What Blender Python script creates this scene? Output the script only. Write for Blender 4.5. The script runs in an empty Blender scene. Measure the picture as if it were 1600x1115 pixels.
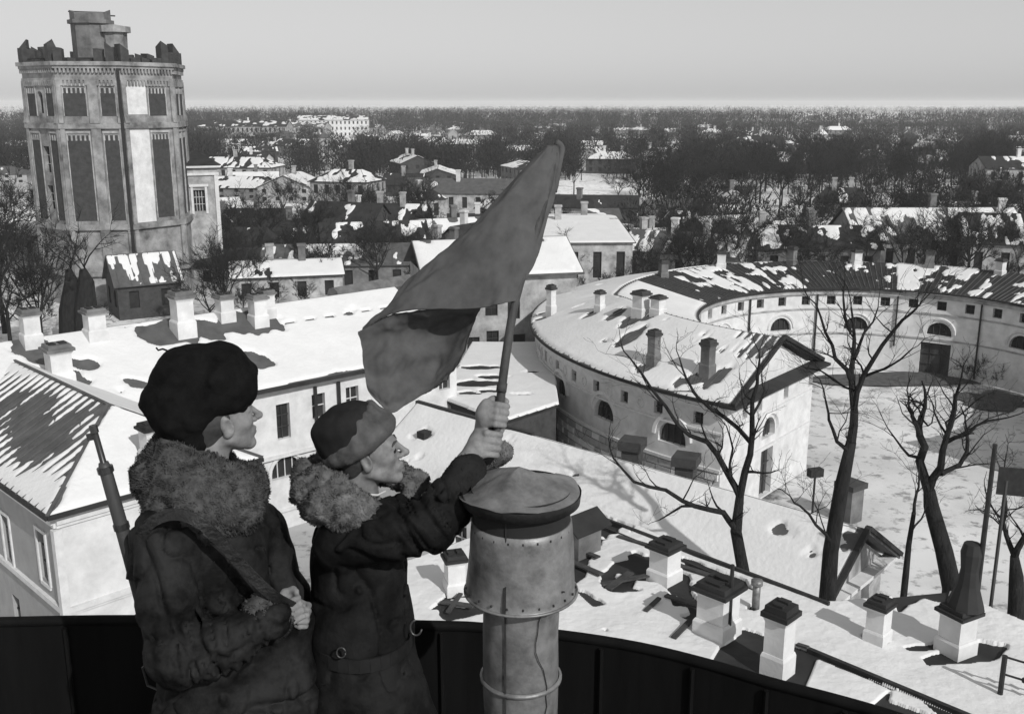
import bpy, math, random
import numpy as np
from mathutils import Vector, Matrix
R = math.radians
S = bpy.context.scene
HAZE = True
C = S.collection
rnd = random.Random(7)
nr = np.random.RandomState(11)
# ------------------------------------------------------------------ camera
F = 1588.0                      # focal length in photograph pixels (1600 wide)
TH = math.atan(397 / F)         # pitch below the horizon
CT, ST = math.cos(TH), math.sin(TH)
H = 22.0                        # camera height over the yard
cam = bpy.data.cameras.new('camera')
cam.sensor_width = 36; cam.lens = 36 * F / 1600
cam.clip_start = 0.05; cam.clip_end = 30000
co = bpy.data.objects.new('camera', cam); C.objects.link(co)
co.location = (0, 0, H); co.rotation_euler = (math.pi / 2 - TH, 0, 0)
S.camera = co
# ------------------------------------------------------------------ world, sun, exposure
SUN_AZ = math.atan2(0.56, -0.83)        # direction towards the sun, clockwise from +y
SUN_EL = R(35)
W = bpy.data.worlds.new('World'); S.world = W; W.use_nodes = True
nt = W.node_tree; nt.nodes.clear()
sky = nt.nodes.new('ShaderNodeTexSky'); sky.sky_type = 'NISHITA'; sky.sun_disc = False
sky.sun_elevation = SUN_EL; sky.sun_rotation = SUN_AZ
sky.air_density = 1.0; sky.dust_density = 1.0; sky.ozone_density = 1.0
bw = nt.nodes.new('ShaderNodeSeparateColor'); pw = nt.nodes.new('ShaderNodeMath'); pw.operation = 'POWER'; pw.inputs[1].default_value = 0.45   # film of the time saw mostly blue: a pale, even sky
bg = nt.nodes.new('ShaderNodeBackground'); out = nt.nodes.new('ShaderNodeOutputWorld')
bg.inputs['Strength'].default_value = 0.15
nt.links.new(sky.outputs[0], bw.inputs[0]); nt.links.new(bw.outputs[1], pw.inputs[0]); ml = nt.nodes.new('ShaderNodeMath'); ml.operation = 'MULTIPLY'; ml.inputs[1].default_value = 1.38
nt.links.new(pw.outputs[0], ml.inputs[0]); nt.links.new(ml.outputs[0], bg.inputs[0]); nt.links.new(bg.outputs[0], out.inputs[0])
sl = bpy.data.lights.new('sun', 'SUN'); sl.energy = 2.55; sl.angle = R(0.53); sl.color = (1, 0.995, 0.985)
so = bpy.data.objects.new('sun', sl); C.objects.link(so)
sd = Vector((math.sin(SUN_AZ) * math.cos(SUN_EL), math.cos(SUN_AZ) * math.cos(SUN_EL), math.sin(SUN_EL)))
so.rotation_euler = sd.to_track_quat('Z', 'Y').to_euler(); so.location = (30, -20, 60)
S.view_settings.view_transform = 'Standard'; S.view_settings.look = 'None'
S.view_settings.exposure = 0.42; S.view_settings.gamma = 1; S.view_settings.use_curve_mapping = False
S.cycles.max_bounces = 6; S.cycles.diffuse_bounces = 3; S.cycles.volume_bounces = 1
S.cycles.use_denoising = True
# ------------------------------------------------------------------ projections used to place things
def ray(px, py):
    dx = (px - 800) / F; dy = (557.5 - py) / F
    return np.array((dx, CT + dy * ST, -ST + dy * CT))
def at(px, py, z=0.0):
    d = ray(px, py); t = (z - H) / d[2]
    return np.array((d[0] * t, d[1] * t, z))
def Q(px, py, f):
    d = ray(px, py); return np.array((0, 0, H)) + d * f
def onwall(px, py, p0, di):
    """ray against the vertical plane through p0 along di -> (u, z)"""
    d = ray(px, py); n = np.array((-di[1], di[0]))
    t = (n @ np.array(p0[:2])) / (n @ d[:2])
    p = d[:2] * t
    return float((p - np.array(p0[:2])) @ np.array(di)), H + d[2] * t
# ------------------------------------------------------------------ noise
def _h(ix, iy, iz):
    n = (ix * 374761393 + iy * 668265263 + iz * 2147483647) & 0x7fffffff
    n = ((n ^ (n >> 13)) * 1274126177) & 0x7fffffff
    return ((n ^ (n >> 16)) & 0xffff) / 65535.0
def vnoise(x, y, z=0.0):
    x = np.asarray(x, float); y = np.asarray(y, float); z = np.asarray(z, float) + np.zeros_like(x)
    ix = np.floor(x).astype(np.int64); iy = np.floor(y).astype(np.int64); iz = np.floor(z).astype(np.int64)
    fx = x - ix; fy = y - iy; fz = z - iz
    fx = fx * fx * (3 - 2 * fx); fy = fy * fy * (3 - 2 * fy); fz = fz * fz * (3 - 2 * fz)
    r = 0
    for a in (0, 1):
        for b in (0, 1):
            for c in (0, 1):
                w = (fx if a else 1 - fx) * (fy if b else 1 - fy) * (fz if c else 1 - fz)
                r = r + w * _h(ix + a, iy + b, iz + c)
    return r * 2 - 1
def fbm(x, y, z=0.0, o=4):
    s = 0; a = 0.5; x = np.asarray(x, float); y = np.asarray(y, float); z = np.asarray(z, float)
    for i in range(o):
        s = s + a * vnoise(x, y, z + 7.3 * i); x = x * 2.03 + 5.1; y = y * 2.03 + 1.7; z = z * 2.03; a *= 0.5
    return s
# ------------------------------------------------------------------ materials (a black and white world)
MATS = {}
def mat(name, g, g2=None, scale=3.0, rough=0.8, bump=0.0, bscale=None, metal=0.0, detail=6, contrast=0.5, stretch=None, spec=0.3, bd=0.02):
    """grey material: g..g2 mixed by a noise, optional fine relief"""
    if name in MATS: return MATS[name]
    m = bpy.data.materials.new(name); m.use_nodes = True; t = m.node_tree; b = t.nodes['Principled BSDF']
    b.inputs['Roughness'].default_value = rough; b.inputs['Metallic'].default_value = metal
    b.inputs['Specular IOR Level'].default_value = spec
    b.inputs['Base Color'].default_value = (g, g, g * 0.995, 1)
    tc = t.nodes.new('ShaderNodeTexCoord'); mp = t.nodes.new('ShaderNodeMapping')
    t.links.new(tc.outputs['Object'], mp.inputs[0])
    if stretch: mp.inputs['Scale'].default_value = stretch
    if g2 is not None:
        n = t.nodes.new('ShaderNodeTexNoise'); n.inputs['Scale'].default_value = scale; n.inputs['Detail'].default_value = detail
        n.inputs['Roughness'].default_value = 0.65
        r = t.nodes.new('ShaderNodeValToRGB'); r.color_ramp.elements[0].position = 0.5 - contrast / 2 * 0.6; r.color_ramp.elements[1].position = 0.5 + contrast / 2 * 0.6
        r.color_ramp.elements[0].color = (g, g, g, 1); r.color_ramp.elements[1].color = (g2, g2, g2, 1)
        t.links.new(mp.outputs[0], n.inputs['Vector']); t.links.new(n.outputs['Fac'], r.inputs[0]); t.links.new(r.outputs[0], b.inputs['Base Color'])
    if bump:
        n2 = t.nodes.new('ShaderNodeTexNoise'); n2.inputs['Scale'].default_value = bscale or scale * 6; n2.inputs['Detail'].default_value = 5
        bp = t.nodes.new('ShaderNodeBump'); bp.inputs['Strength'].default_value = min(1, bump); bp.inputs['Distance'].default_value = bd
        t.links.new(mp.outputs[0], n2.inputs['Vector']); t.links.new(n2.outputs['Fac'], bp.inputs['Height']); t.links.new(bp.outputs[0], b.inputs['Normal'])
    MATS[name] = m; return m
snow = mat('snow', 0.72, 0.62, 0.7, 0.75, 0.35, 5, contrast=0.9, bd=.09)
snow_far = mat('snow_far', 0.72, 0.58, 0.05, 0.8, contrast=0.7)
plaster = mat('pale_plaster', 0.72, 0.46, 1.1, 0.9, 0.5, 20, contrast=0.75, detail=12, bd=.01)
sooty = mat('sooty_tower_plaster', 0.36, 0.09, 0.55, 0.95, 0.6, 9, contrast=0.55, detail=12)
plaster_grey = mat('grey_plaster', 0.36, 0.26, 1.2, 0.9, 0.3, 20, contrast=0.8)
plaster_old = mat('stained_plaster', 0.46, 0.17, 0.9, 0.9, 0.4, 12, contrast=0.6)
trim_white = mat('pale_trim', 0.68, 0.5, 2.5, 0.85, 0.2, 25, contrast=0.8)
stone = mat('rough_stone', 0.42, 0.28, 2.2, 0.95, 0.8, 14, contrast=0.7)
mortar = mat('dark_mortar', 0.16, 0.10, 3, 0.95)
brick_dark = mat('dark_brick', 0.065, 0.03, 2.0, 0.9, 0.5, 14, contrast=0.7)
brick_mid = mat('weathered_brick', 0.20, 0.075, 1.0, 0.9, 0.6, 10, contrast=0.7)
roof_iron = mat('old_roof_iron', 0.055, 0.11, 1.2, 0.65, 0.3, 9, metal=0.0, contrast=0.7)
roof_dark = mat('charred_roof', 0.013, 0.034, 0.8, 0.8, 0.5, 6, contrast=0.6)
iron_black = mat('black_iron', 0.015, 0.03, 6, 0.55, 0.2, 40)
wood_dark = mat('dark_timber', 0.03, 0.07, 3, 0.9, 0.5, 18, stretch=(1, 1, 0.2))
bark = mat('bark', 0.012, 0.032, 5, 0.95, 1.0, 18, contrast=0.7, bd=.06, stretch=(1, 1, .35), spec=.1)
bark_far = mat('bark_far', 0.012, 0.028, 0.15, 0.95, contrast=0.9)
bark_pale = mat('birch_bark', 0.35, 0.2, 2, 0.9)
glass = mat('dark_glass', 0.02, 0.035, 2, 0.15, spec=0.5)
void = mat('dark_interior', 0.015, 0.03, 1, 0.95)
metal_zinc = mat('galvanised_sheet', 0.30, 0.07, 11, 0.5, 0.6, 30, metal=0.45, contrast=0.75, bd=.004, detail=14)
parapet_m = mat('black_painted_sheet', 0.004, 0.009, 3, 0.6, 0.3, 12, contrast=0.8, stretch=(3, 3, 0.4), spec=.06, bd=.003)
soil_shade = mat('soil_and_shade', 0.10, 0.05, 2, 0.95, 0.6)
# ------------------------------------------------------------------ objects
ORG = {}
def tag(o, label=None, cat=None, group=None, kind=None):
    if label: o['label'] = label
    if cat: o['category'] = cat
    if group: o['group'] = group
    if kind: o['kind'] = kind
    return o
def thing(name, label, cat, loc=(0, 0, 0), group=None):
    o = bpy.data.objects.new(name, None); o.empty_display_size = 0.3; C.objects.link(o)
    o.location = tuple(float(v) for v in loc); ORG[o.name] = np.array(loc, float)
    return tag(o, label, cat, group)
def link(name, me, m, parent=None, smooth=False, org=None):
    o = bpy.data.objects.new(name, me); C.objects.link(o)
    if m is not None and not me.materials: me.materials.append(m)
    if parent is not None:
        o.parent = parent; ORG[o.name] = ORG[parent.name]
    if smooth: me.polygons.foreach_set('use_smooth', [True] * len(me.polygons))
    return o
def mesh(name, v, f, m, parent=None, smooth=False, org=None, kind=None, label=None):
    """world-space vertices; stored relative to the thing's own base"""
    v = np.asarray(v, float).reshape(-1, 3)
    if parent is not None: o0 = ORG[parent.name]
    elif org is not None: o0 = np.array(org, float)
    else: o0 = np.zeros(3)
    me = bpy.data.meshes.new(name)
    me.from_pydata((v - o0).tolist(), [], f if isinstance(f, list) else f.tolist()); me.update()
    o = link(name, me, m, parent, smooth)
    if parent is None: o.location = tuple(o0); ORG[o.name] = o0
    if kind: o['kind'] = kind
    if label: o['label'] = label
    return o
class MB:
    def __init__(s): s.v = []; s.f = []
    def add(s, v, f):
        n = len(s.v); s.v += [tuple(map(float, p)) for p in v]; s.f += [tuple(int(i) + n for i in q) for q in f]; return s
    def hexa(s, p):    # 8 points: bottom 4 ccw, top 4 ccw
        return s.add(p, [(3, 2, 1, 0), (4, 5, 6, 7), (0, 1, 5, 4), (1, 2, 6, 5), (2, 3, 7, 6), (3, 0, 4, 7)])
    def box(s, c, size, ang=0.0, taper=1.0):
        cx, cy, cz = c; a, b, h = size[0] / 2, size[1] / 2, size[2]; ca, sa = math.cos(ang), math.sin(ang); p = []
        for k, z in ((1, cz), (taper, cz + h)):
            for (x, y) in ((-a, -b), (a, -b), (a, b), (-a, b)):
                x *= k; y *= k; p.append((cx + x * ca - y * sa, cy + x * sa + y * ca, z))
        return s.hexa(p)
    def beam(s, a, b, w, h=None, up=(0, 0, 1)):
        a = np.array(a, float); b = np.array(b, float); h = h or w; d = b - a; d /= np.linalg.norm(d)
        u = np.array(up, float); r = np.cross(d, u)
        if np.linalg.norm(r) < 1e-4: r = np.cross(d, (1, 0, 0))
        r /= np.linalg.norm(r); u = np.cross(r, d); r = r * w / 2; u = u * h / 2
        return s.hexa([a - r - u, a + r - u, b + r - u, b - r - u, a - r + u, a + r + u, b + r + u, b - r + u])
    def tube(s, pts, rad, n=8, cap=True):
        pts = [np.array(p, float) for p in pts]; rad = rad if hasattr(rad, '__len__') else [rad] * len(pts)
        base = len(s.v); pr = None
        for i, p in enumerate(pts):
            d = pts[min(i + 1, len(pts) - 1)] - pts[max(i - 1, 0)]; d = d / (np.linalg.norm(d) + 1e-12)
            if pr is None: pr = np.cross(d, (0.31, 0.22, 0.92)); 
            pr = pr - d * (pr @ d)
            if np.linalg.norm(pr) < 1e-6: pr = np.cross(d, (1, 0, 0))
            pr /= np.linalg.norm(pr); q = np.cross(d, pr)
            for k in range(n):
                a = 2 * math.pi * k / n; s.v.append(tuple(p + rad[i] * (math.cos(a) * pr + math.sin(a) * q)))
        for i in range(len(pts) - 1):
            for k in range(n):
                a = base + i * n + k; b = base + i * n + (k + 1) % n; s.f.append((a, b, b + n, a + n))
        if cap:
            s.f.append(tuple(base + n - 1 - k for k in range(n))); s.f.append(tuple(base + (len(pts) - 1) * n + k for k in range(n)))
        return s
    def lathe(s, prof, c, n=32, close=True):
        """prof = [(r, z)...] about the vertical through c"""
        base = len(s.v)
        for r, z in prof:
            for k in range(n):
                a = 2 * math.pi * k / n; s.v.append((c[0] + r * math.cos(a), c[1] + r * math.sin(a), c[2] + z))
        for i in range(len(prof) - 1):
            for k in range(n):
                a = base + i * n + k; b = base + i * n + (k + 1) % n; s.f.append((a, b, b + n, a + n))
        return s
    def prism(s, poly, z0, z1):
        n = len(poly); b = [(p[0], p[1], z0) for p in poly]; t = [(p[0], p[1], z1) for p in poly]
        return s.add(b + t, [tuple(range(n - 1, -1, -1)), tuple(range(n, 2 * n))] + [(i, (i + 1) % n, n + (i + 1) % n, n + i) for i in range(n)])
    def slab(s, poly3, th):
        """polygon in space with a thickness downwards"""
        n = len(poly3); t = [tuple(p) for p in poly3]; b = [(p[0], p[1], p[2] - th) for p in poly3]
        return s.add(b + t, [tuple(range(n - 1, -1, -1)), tuple(range(n, 2 * n))] + [(i, (i + 1) % n, n + (i + 1) % n, n + i) for i in range(n)])
    def build(s, name, m, parent=None, smooth=False, org=None, kind=None, label=None):
        return mesh(name, s.v, s.f, m, parent, smooth, org, kind, label)
def bands(name, m, parent, sf, items, step=None):
    for (ua, ub, z0, z1, d) in items:
        b = MB(); n = max(1, int(abs(ub - ua) / step)) if step else 1; v = []
        for i in range(n + 1):
            u = ua + (ub - ua) * i / n; v += [sf(u, z0, .01), sf(u, z0, -d), sf(u, z1, -d), sf(u, z1, .01)]
        f = [(0, 1, 2, 3), (4 * n + 3, 4 * n + 2, 4 * n + 1, 4 * n)]
        for i in range(n):
            for k in range(4): f.append((4 * i + k, 4 * i + 4 + k, 4 * i + 4 + (k + 1) % 4, 4 * i + (k + 1) % 4))
        b.add(v, f); b.build(name, m, parent)
def copy_thing(o, loc, parent=None, label=None):
    c = o.copy(); C.objects.link(c); c.parent = parent
    if parent is None: c.location = loc; ORG[c.name] = np.array(loc, float)
    if label: c['label'] = label
    for ch in o.children:
        d = ch.copy(); C.objects.link(d); d.parent = c
        for g in ch.children:
            e = g.copy(); C.objects.link(e); e.parent = d
    return c
# ------------------------------------------------------------------ walls with real openings
def wall(surf, us, z0, z1, holes, m, parent, name='wall', depth=0.22, wmat=None, bars=True, pane='glass', sub=True):
    """surf(u, z, d) -> point, d = depth inwards; us = base cuts; holes = (u0,u1,zb,zt,kind)"""
    U = sorted(set([round(u, 4) for u in us] + [round(h[k], 4) for h in holes for k in (0, 1)]))
    Z = sorted(set([z0, z1] + [round(h[k], 4) for h in holes for k in (2, 3)]))
    b = MB()
    for i in range(len(U) - 1):
        for j in range(len(Z) - 1):
            um = (U[i] + U[i + 1]) / 2; zm = (Z[j] + Z[j + 1]) / 2
            if any(h[0] < um < h[1] and h[2] < zm < h[3] for h in holes): continue
            b.add([surf(U[i], Z[j], 0), surf(U[i + 1], Z[j], 0), surf(U[i + 1], Z[j + 1], 0), surf(U[i], Z[j + 1], 0)], [(0, 1, 2, 3)])
    for h in holes:
        u0, u1, za, zb, kind = h[:5]
        if kind == 'arch':
            r = (u1 - u0) / 2; uc = (u0 + u1) / 2; n = 10
            rz = min(r, zb - za)
            arc = [(uc - r * math.cos(math.pi * k / n), zb - rz + rz * math.sin(math.pi * k / n)) for k in range(n + 1)]
            for k in range(n):
                (a, c1), (d, c2) = arc[k], arc[k + 1]
                b.add([surf(a, c1, 0), surf(d, c2, 0), surf(d, zb, 0), surf(a, zb, 0)], [(0, 1, 2, 3)])
                b.add([surf(a, c1, 0), surf(a, c1, depth), surf(d, c2, depth), surf(d, c2, 0)], [(0, 1, 2, 3)])
            out = [(u0, za)] + arc + [(u1, za)]
            side = [((u0, za), (u0, zb - rz)), ((u1, zb - rz), (u1, za)), ((u1, za), (u0, za))]
        elif kind == 'round':
            n = 14; uc = (u0 + u1) / 2; zc = (za + zb) / 2; r = (u1 - u0) / 2
            arc = [(uc + r * math.cos(2 * math.pi * k / n + math.pi / 4), zc + r * math.sin(2 * math.pi * k / n + math.pi / 4)) for k in range(n)]
            for k in range(n):
                p, q = arc[k], arc[(k + 1) % n]
                def sq(pt):
                    x, y = pt[0] - uc, pt[1] - zc; mm = max(abs(x), abs(y)); return (uc + x / mm * r, zc + y / mm * r)
                P, Qq = sq(p), sq(q)
                b.add([surf(*p, 0), surf(*P, 0), surf(*Qq, 0), surf(*q, 0)], [(0, 1, 2, 3)])
                b.add([surf(*p, 0), surf(*q, 0), surf(*q, depth), surf(*p, depth)], [(0, 1, 2, 3)])
            out = arc; side = []
        else:
            out = [(u0, za), (u0, zb), (u1, zb), (u1, za)]
            side = [((u0, za), (u0, zb)), ((u0, zb), (u1, zb)), ((u1, zb), (u1, za)), ((u1, za), (u0, za))]
        for p, q in side: b.add([surf(*p, 0), surf(*p, depth), surf(*q, depth), surf(*q, 0)], [(0, 1, 2, 3)])
        nm = 'door' if kind == 'door' else 'window'
        w = MB(); w.add([surf(p[0], p[1], depth * 0.92) for p in out], [tuple(range(len(out)))])
        wo = w.build(nm, wood_dark if kind == 'door' else (void if pane == 'void' else glass), parent)
        if bars and kind != 'round':
            fr = MB(); nb = 2 if kind == 'door' else (3 if (u1 - u0) > 1.2 else 1); t = 0.05
            for k in range(1, nb + 1):
                u = u0 + (u1 - u0) * k / (nb + 1); zt = zb
                if kind == 'arch': rr = (u1 - u0) / 2; zt = zb - rz + rz * math.sqrt(max(0, 1 - ((u - (u0 + u1) / 2) / rr) ** 2))
                fr.beam(surf(u, za, depth * 0.7), surf(u, zt, depth * 0.7), t)
            if kind != 'arch':
                for fz in ((0.33, 0.66) if zb - za > 1.4 else (0.5,)):
                    z = za + (zb - za) * fz; fr.beam(surf(u0, z, depth * 0.68), surf(u1, z, depth * 0.68), t)
            fr.build('frame' if kind != 'door' else 'door_frame', h[5] if len(h) > 5 else wood_dark, wo)
    return b.build(name, m, parent)
def straight(p0, di):
    p0 = np.array(p0[:2], float); di = np.array(di, float); n = np.array((di[1], -di[0]))   # outward normal = right of travel
    return lambda u, z, d: (p0[0] + di[0] * u - n[0] * d, p0[1] + di[1] * u - n[1] * d, z)
# ------------------------------------------------------------------ snow lying on a surface
def snow_sheet(name, P, nu, nv, thick, mask, parent=None, m=None, amp=0.03, kind=None, blur=1):
    """P(u,v arrays in 0..1) -> X,Y,Z ; mask(X,Y) > 0 where snow lies"""
    u, v = np.meshgrid(np.linspace(0, 1, nu), np.linspace(0, 1, nv), indexing='ij')
    X, Y, Z = P(u, v); mk = mask(X, Y) + 0.0 * X
    mk = mk + 0.12 * fbm(X * 3.2, Y * 3.2, 3.1)
    for _ in range(blur):
        q = np.pad(mk, 1, mode='edge'); mk = (q[:-2, 1:-1] + q[2:, 1:-1] + q[1:-1, :-2] + q[1:-1, 2:] + 2 * mk) / 6
    edge = np.minimum(np.minimum(u * nu, (1 - u) * nu), np.minimum(v * nv, (1 - v) * nv)) * 0.35
    k = np.clip(mk * 7, 0, 1); k = np.minimum(k, np.clip(edge, 0, 1)); k = k * k * (3 - 2 * k)
    Zs = Z + 0.012 + k * (thick + amp * fbm(X * 0.9, Y * 0.9, 1.0)) - (k <= 0.001) * 0.05
    idx = np.arange(nu * nv).reshape(nu, nv)
    keep = (k[:-1, :-1] > 0.001) | (k[1:, :-1] > 0.001) | (k[1:, 1:] > 0.001) | (k[:-1, 1:] > 0.001)
    f = np.stack([idx[:-1, :-1], idx[1:, :-1], idx[1:, 1:], idx[:-1, 1:]], -1)[keep]
    V = np.stack([X, Y, Zs], -1).reshape(-1, 3)
    us, inv = np.unique(f, return_inverse=True)
    if len(us) == 0: return None
    # orientation up
    a, b_, c_ = V[f[0, 0]], V[f[0, 1]], V[f[0, 2]]
    ff = inv.reshape(f.shape)
    if np.cross(b_ - a, c_ - a)[2] < 0: ff = ff[:, ::-1]
    return mesh(name, V[us], ff.tolist(), m or snow, parent, smooth=True, kind=kind)
def bil(a, b, c, d):
    a, b, c, d = [np.array(q, float) for q in (a, b, c, d)]
    def P(u, v):
        r = [a[i] * (1 - u) * (1 - v) + b[i] * u * (1 - v) + c[i] * u * v + d[i] * (1 - u) * v for i in range(3)]
        return r[0], r[1], r[2]
    return P
def inpoly(X, Y, poly):
    r = np.zeros(X.shape, bool); n = len(poly); j = n - 1
    for i in range(n):
        xi, yi = poly[i][:2]; xj, yj = poly[j][:2]
        cnd = ((yi > Y) != (yj > Y)) & (X < (xj - xi) * (Y - yi) / (yj - yi + 1e-12) + xi)
        r ^= cnd; j = i
    return r
def holes_mask(circs, base=1.0, polys=()):
    def f(X, Y):
        k = np.minimum(float(base),   .60 + 1.15 * fbm(X * .65 + 3.1, Y * .65, 8.8))
        for c in circs:
            cx, cy, r = c[:3]; e = c[3] if len(c) > 3 else 1.0; a = c[4] if len(c) > 4 else 0.0
            dx, dy = X - cx + .35 * fbm(X * 1.3, Y * 1.3, 5.5), Y - cy + .35 * fbm(X * 1.3, Y * 1.3, 15.5); p = dx * math.cos(a) + dy * math.sin(a); q = -dx * math.sin(a) + dy * math.cos(a)
            k = np.minimum(k, np.hypot(p / e, q) - r + 0.3 * r * fbm(X * 1.5 + cx, Y * 1.5, 2.2))
        for p in polys: k = np.where(inpoly(X + 0.06 * fbm(X * 4, Y * 4, 9.0), Y, p), -0.3, k)
        return k
    return f
def chimney(parent, c, w, h, ang=0.0, d=None, m=None, cap=None, flare=True, name='chimney'):
    d = d or w; m = m or plaster; b = MB()
    b.box((c[0], c[1], c[2] - 0.6), (w * 1.1, d * 1.1, 0.6 + h * 0.28), ang, 1.0)
    b.box((c[0], c[1], c[2] + h * 0.28), (w * 1.1, d * 1.1, h * 0.05), ang, 0.91)
    b.box((c[0], c[1], c[2] + h * 0.33), (w * 0.94, d * 0.94, h * 0.45), ang)
    b.box((c[0], c[1], c[2] + h * 0.78), (w * 0.94, d * 0.94, h * 0.08), ang, 1.2)
    o = b.build(name, m, parent)
    t = MB(); t.box((c[0], c[1], c[2] + h * 0.86 + 0.002), (w * 1.26, d * 1.26, h * 0.07), ang)
    t.box((c[0], c[1], c[2] + h * 0.93 + 0.004), (w * 1.06, d * 1.06, h * 0.09), ang, 0.95)
    t.build('chimney_cap', cap or brick_dark, o if parent.parent is None else parent)
    fl = MB()
    for k in (-1, 1):
        ca, sa = math.cos(ang), math.sin(ang)
        fl.box((c[0] + k * w * .24 * ca, c[1] + k * w * .24 * sa, c[2] + h * 1.02 + 0.006), (w * 0.3, d * 0.5, 0.05), ang)
    fl.build('flue', void, o if parent.parent is None else parent)
    return o
# ================================================================== GROUND
def ground():
    n = 150; g = np.linspace(-1, 1, n); g = np.sign(g) * np.abs(g) ** 3
    X, Y = np.meshgrid(g * 9000, g * 9000 + 300, indexing='ij')
    Z = -0.05 + 0.12 * fbm(X * 0.05, Y * 0.05); Z = np.where(np.hypot(X, Y) > 1500, -0.05, Z)
    idx = np.arange(n * n).reshape(n, n); f = np.stack([idx[:-1, :-1], idx[1:, :-1], idx[1:, 1:], idx[:-1, 1:]], -1).reshape(-1, 4)
    gm = bpy.data.materials.new('snowy_ground'); gm.use_nodes = True; t = gm.node_tree; b = t.nodes['Principled BSDF']; b.inputs['Roughness'].default_value = 0.9
    b.inputs['Specular IOR Level'].default_value = 0.1
    tc = t.nodes.new('ShaderNodeTexCoord')
    def noise(sc, lo, hi, c0, c1, det=8):
        nn = t.nodes.new('ShaderNodeTexNoise'); nn.inputs['Scale'].default_value = sc; nn.inputs['Detail'].default_value = det; nn.inputs['Roughness'].default_value = 0.7
        r = t.nodes.new('ShaderNodeValToRGB'); r.color_ramp.elements[0].position = lo; r.color_ramp.elements[1].position = hi
        r.color_ramp.elements[0].color = (c0,) * 3 + (1,); r.color_ramp.elements[1].color = (c1,) * 3 + (1,)
        t.links.new(tc.outputs['Object'], nn.inputs['Vector']); t.links.new(nn.outputs['Fac'], r.inputs[0]); return r
    a = noise(0.16, 0.36, 0.52, 0.72, 0.86, 12); c = noise(0.9, 0.38, 0.47, 0.45, 1.0, 10); e = noise(0.006, 0.40, 0.54, 0.45, 0.97, 6)
    m1 = t.nodes.new('ShaderNodeMixRGB'); m1.blend_type = 'MULTIPLY'; m1.inputs[0].default_value = 1
    m2 = t.nodes.new('ShaderNodeMixRGB'); m2.blend_type = 'MULTIPLY'; m2.inputs[0].default_value = 1
    m3 = t.nodes.new('ShaderNodeMixRGB'); m3.blend_type = 'MULTIPLY'; m3.inputs[0].default_value = 1; g_ = noise(0.11, 0.36, 0.44, 0.22, 1.0, 14)
    t.links.new(a.outputs[0], m1.inputs[1]); t.links.new(c.outputs[0], m1.inputs[2]); t.links.new(m1.outputs[0], m2.inputs[1]); t.links.new(e.outputs[0], m2.inputs[2])
    t.links.new(m2.outputs[0], m3.inputs[1]); t.links.new(g_.outputs[0], m3.inputs[2]); t.links.new(m3.outputs[0], b.inputs['Base Color'])
    mesh('ground', np.stack([X, Y, Z], -1).reshape(-1, 3), f.tolist(), gm, smooth=True, kind='structure')
ground()
# trodden soil and slush along the courtyard wall, colour also standing for its shadow
def soil(name, cx, cy, rx, ry, seed, ang=0.0):
    n = 48; b = MB(); v = [(cx, cy, 0.16)]
    for ring in (0.6, 1.0):
        for k in range(n):
            a = 2 * math.pi * k / n; r = ring * (1 + 0.30 * float(fbm(math.cos(a) * 2 + seed, math.sin(a) * 2, seed)) * 2)
            x, y = rx * r * math.cos(a), ry * r * math.sin(a)
            v.append((cx + x * math.cos(ang) - y * math.sin(ang), cy + x * math.sin(ang) + y * math.cos(ang), 0.16 if ring < 1 else 0.05))
    f = [(0, 1 + k, 1 + (k + 1) % n) for k in range(n)] + [(1 + k, 1 + n + k, 1 + n + (k + 1) % n, 1 + (k + 1) % n) for k in range(n)]
    b.add(v, f); b.build(name, soil_shade, None, True, org=(cx, cy, 0), kind='structure')
soil('soil_shade_patch', 33, 80.3, 8.5, 2.0, 2.0, 0.05)
soil('soil_shade_patch', 36.5, 74, 3.0, 2.2, 5.0)

# ================================================================== HOUSE A (hipped, lower left)
Aa = np.array((-.7071, .7071)); Ab = np.array((.7071, .7071)); A0 = np.array((-16.2, 33.0)); AL, AW = 27.0, 8.6
hA = thing('hipped_house', 'two-storey plastered house with hipped snowy iron roof at the lower left corner', 'house', (A0[0], A0[1] + 4, 0))
ins = 0.38; a0 = A0 + ins * (Aa + Ab)
a_far = a0 + Aa * (AL - 2 * ins)
us_len = AL - 2 * ins
sL = straight(a_far, -Aa); sR = straight(a0, Ab)
def winpx(px, py, p0, di, w, h):
    u, z = onwall(px, py, p0, di); return u - w / 2, u + w / 2, z - h / 2, z + h / 2
hol = []
for px, py in ((12, 840), (68, 868)):
    u0, u1, z0, z1 = winpx(px, py, a_far, -Aa, 0.78, 1.95); hol.append((u0, u1, z0, z1, 'rect'))
d_ = hol[1][0] - hol[0][0]
for k in range(1, 7): hol.append((hol[0][0] - d_ * k, hol[0][1] - d_ * k, hol[0][2], hol[0][3], 'rect'))
base = hol[:]
for h in base: hol.append((h[0], h[1], h[2] - 3.6, h[3] - 3.5, 'rect'))
wall(sL, [0, us_len], 0, 7.85, hol, plaster_grey, hA)  # side away from the sun: its shade is put into the darker plaster
wR = AW - 2 * ins
wall(sR, [0, wR], 0, 7.85, [(4.6, 5.5, 4.9, 6.9, 'rect')], plaster, hA)
b = MB(); q = [a0 + Ab * wR, a0 + Ab * wR + Aa * us_len, a_far]
for p, r in ((q[0], q[1]), (q[1], q[2])): b.add([(p[0], p[1], 0), (r[0], r[1], 0), (r[0], r[1], 7.85), (p[0], p[1], 7.85)], [(0, 1, 2, 3)])
b.build('wall', plaster, hA)
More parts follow.
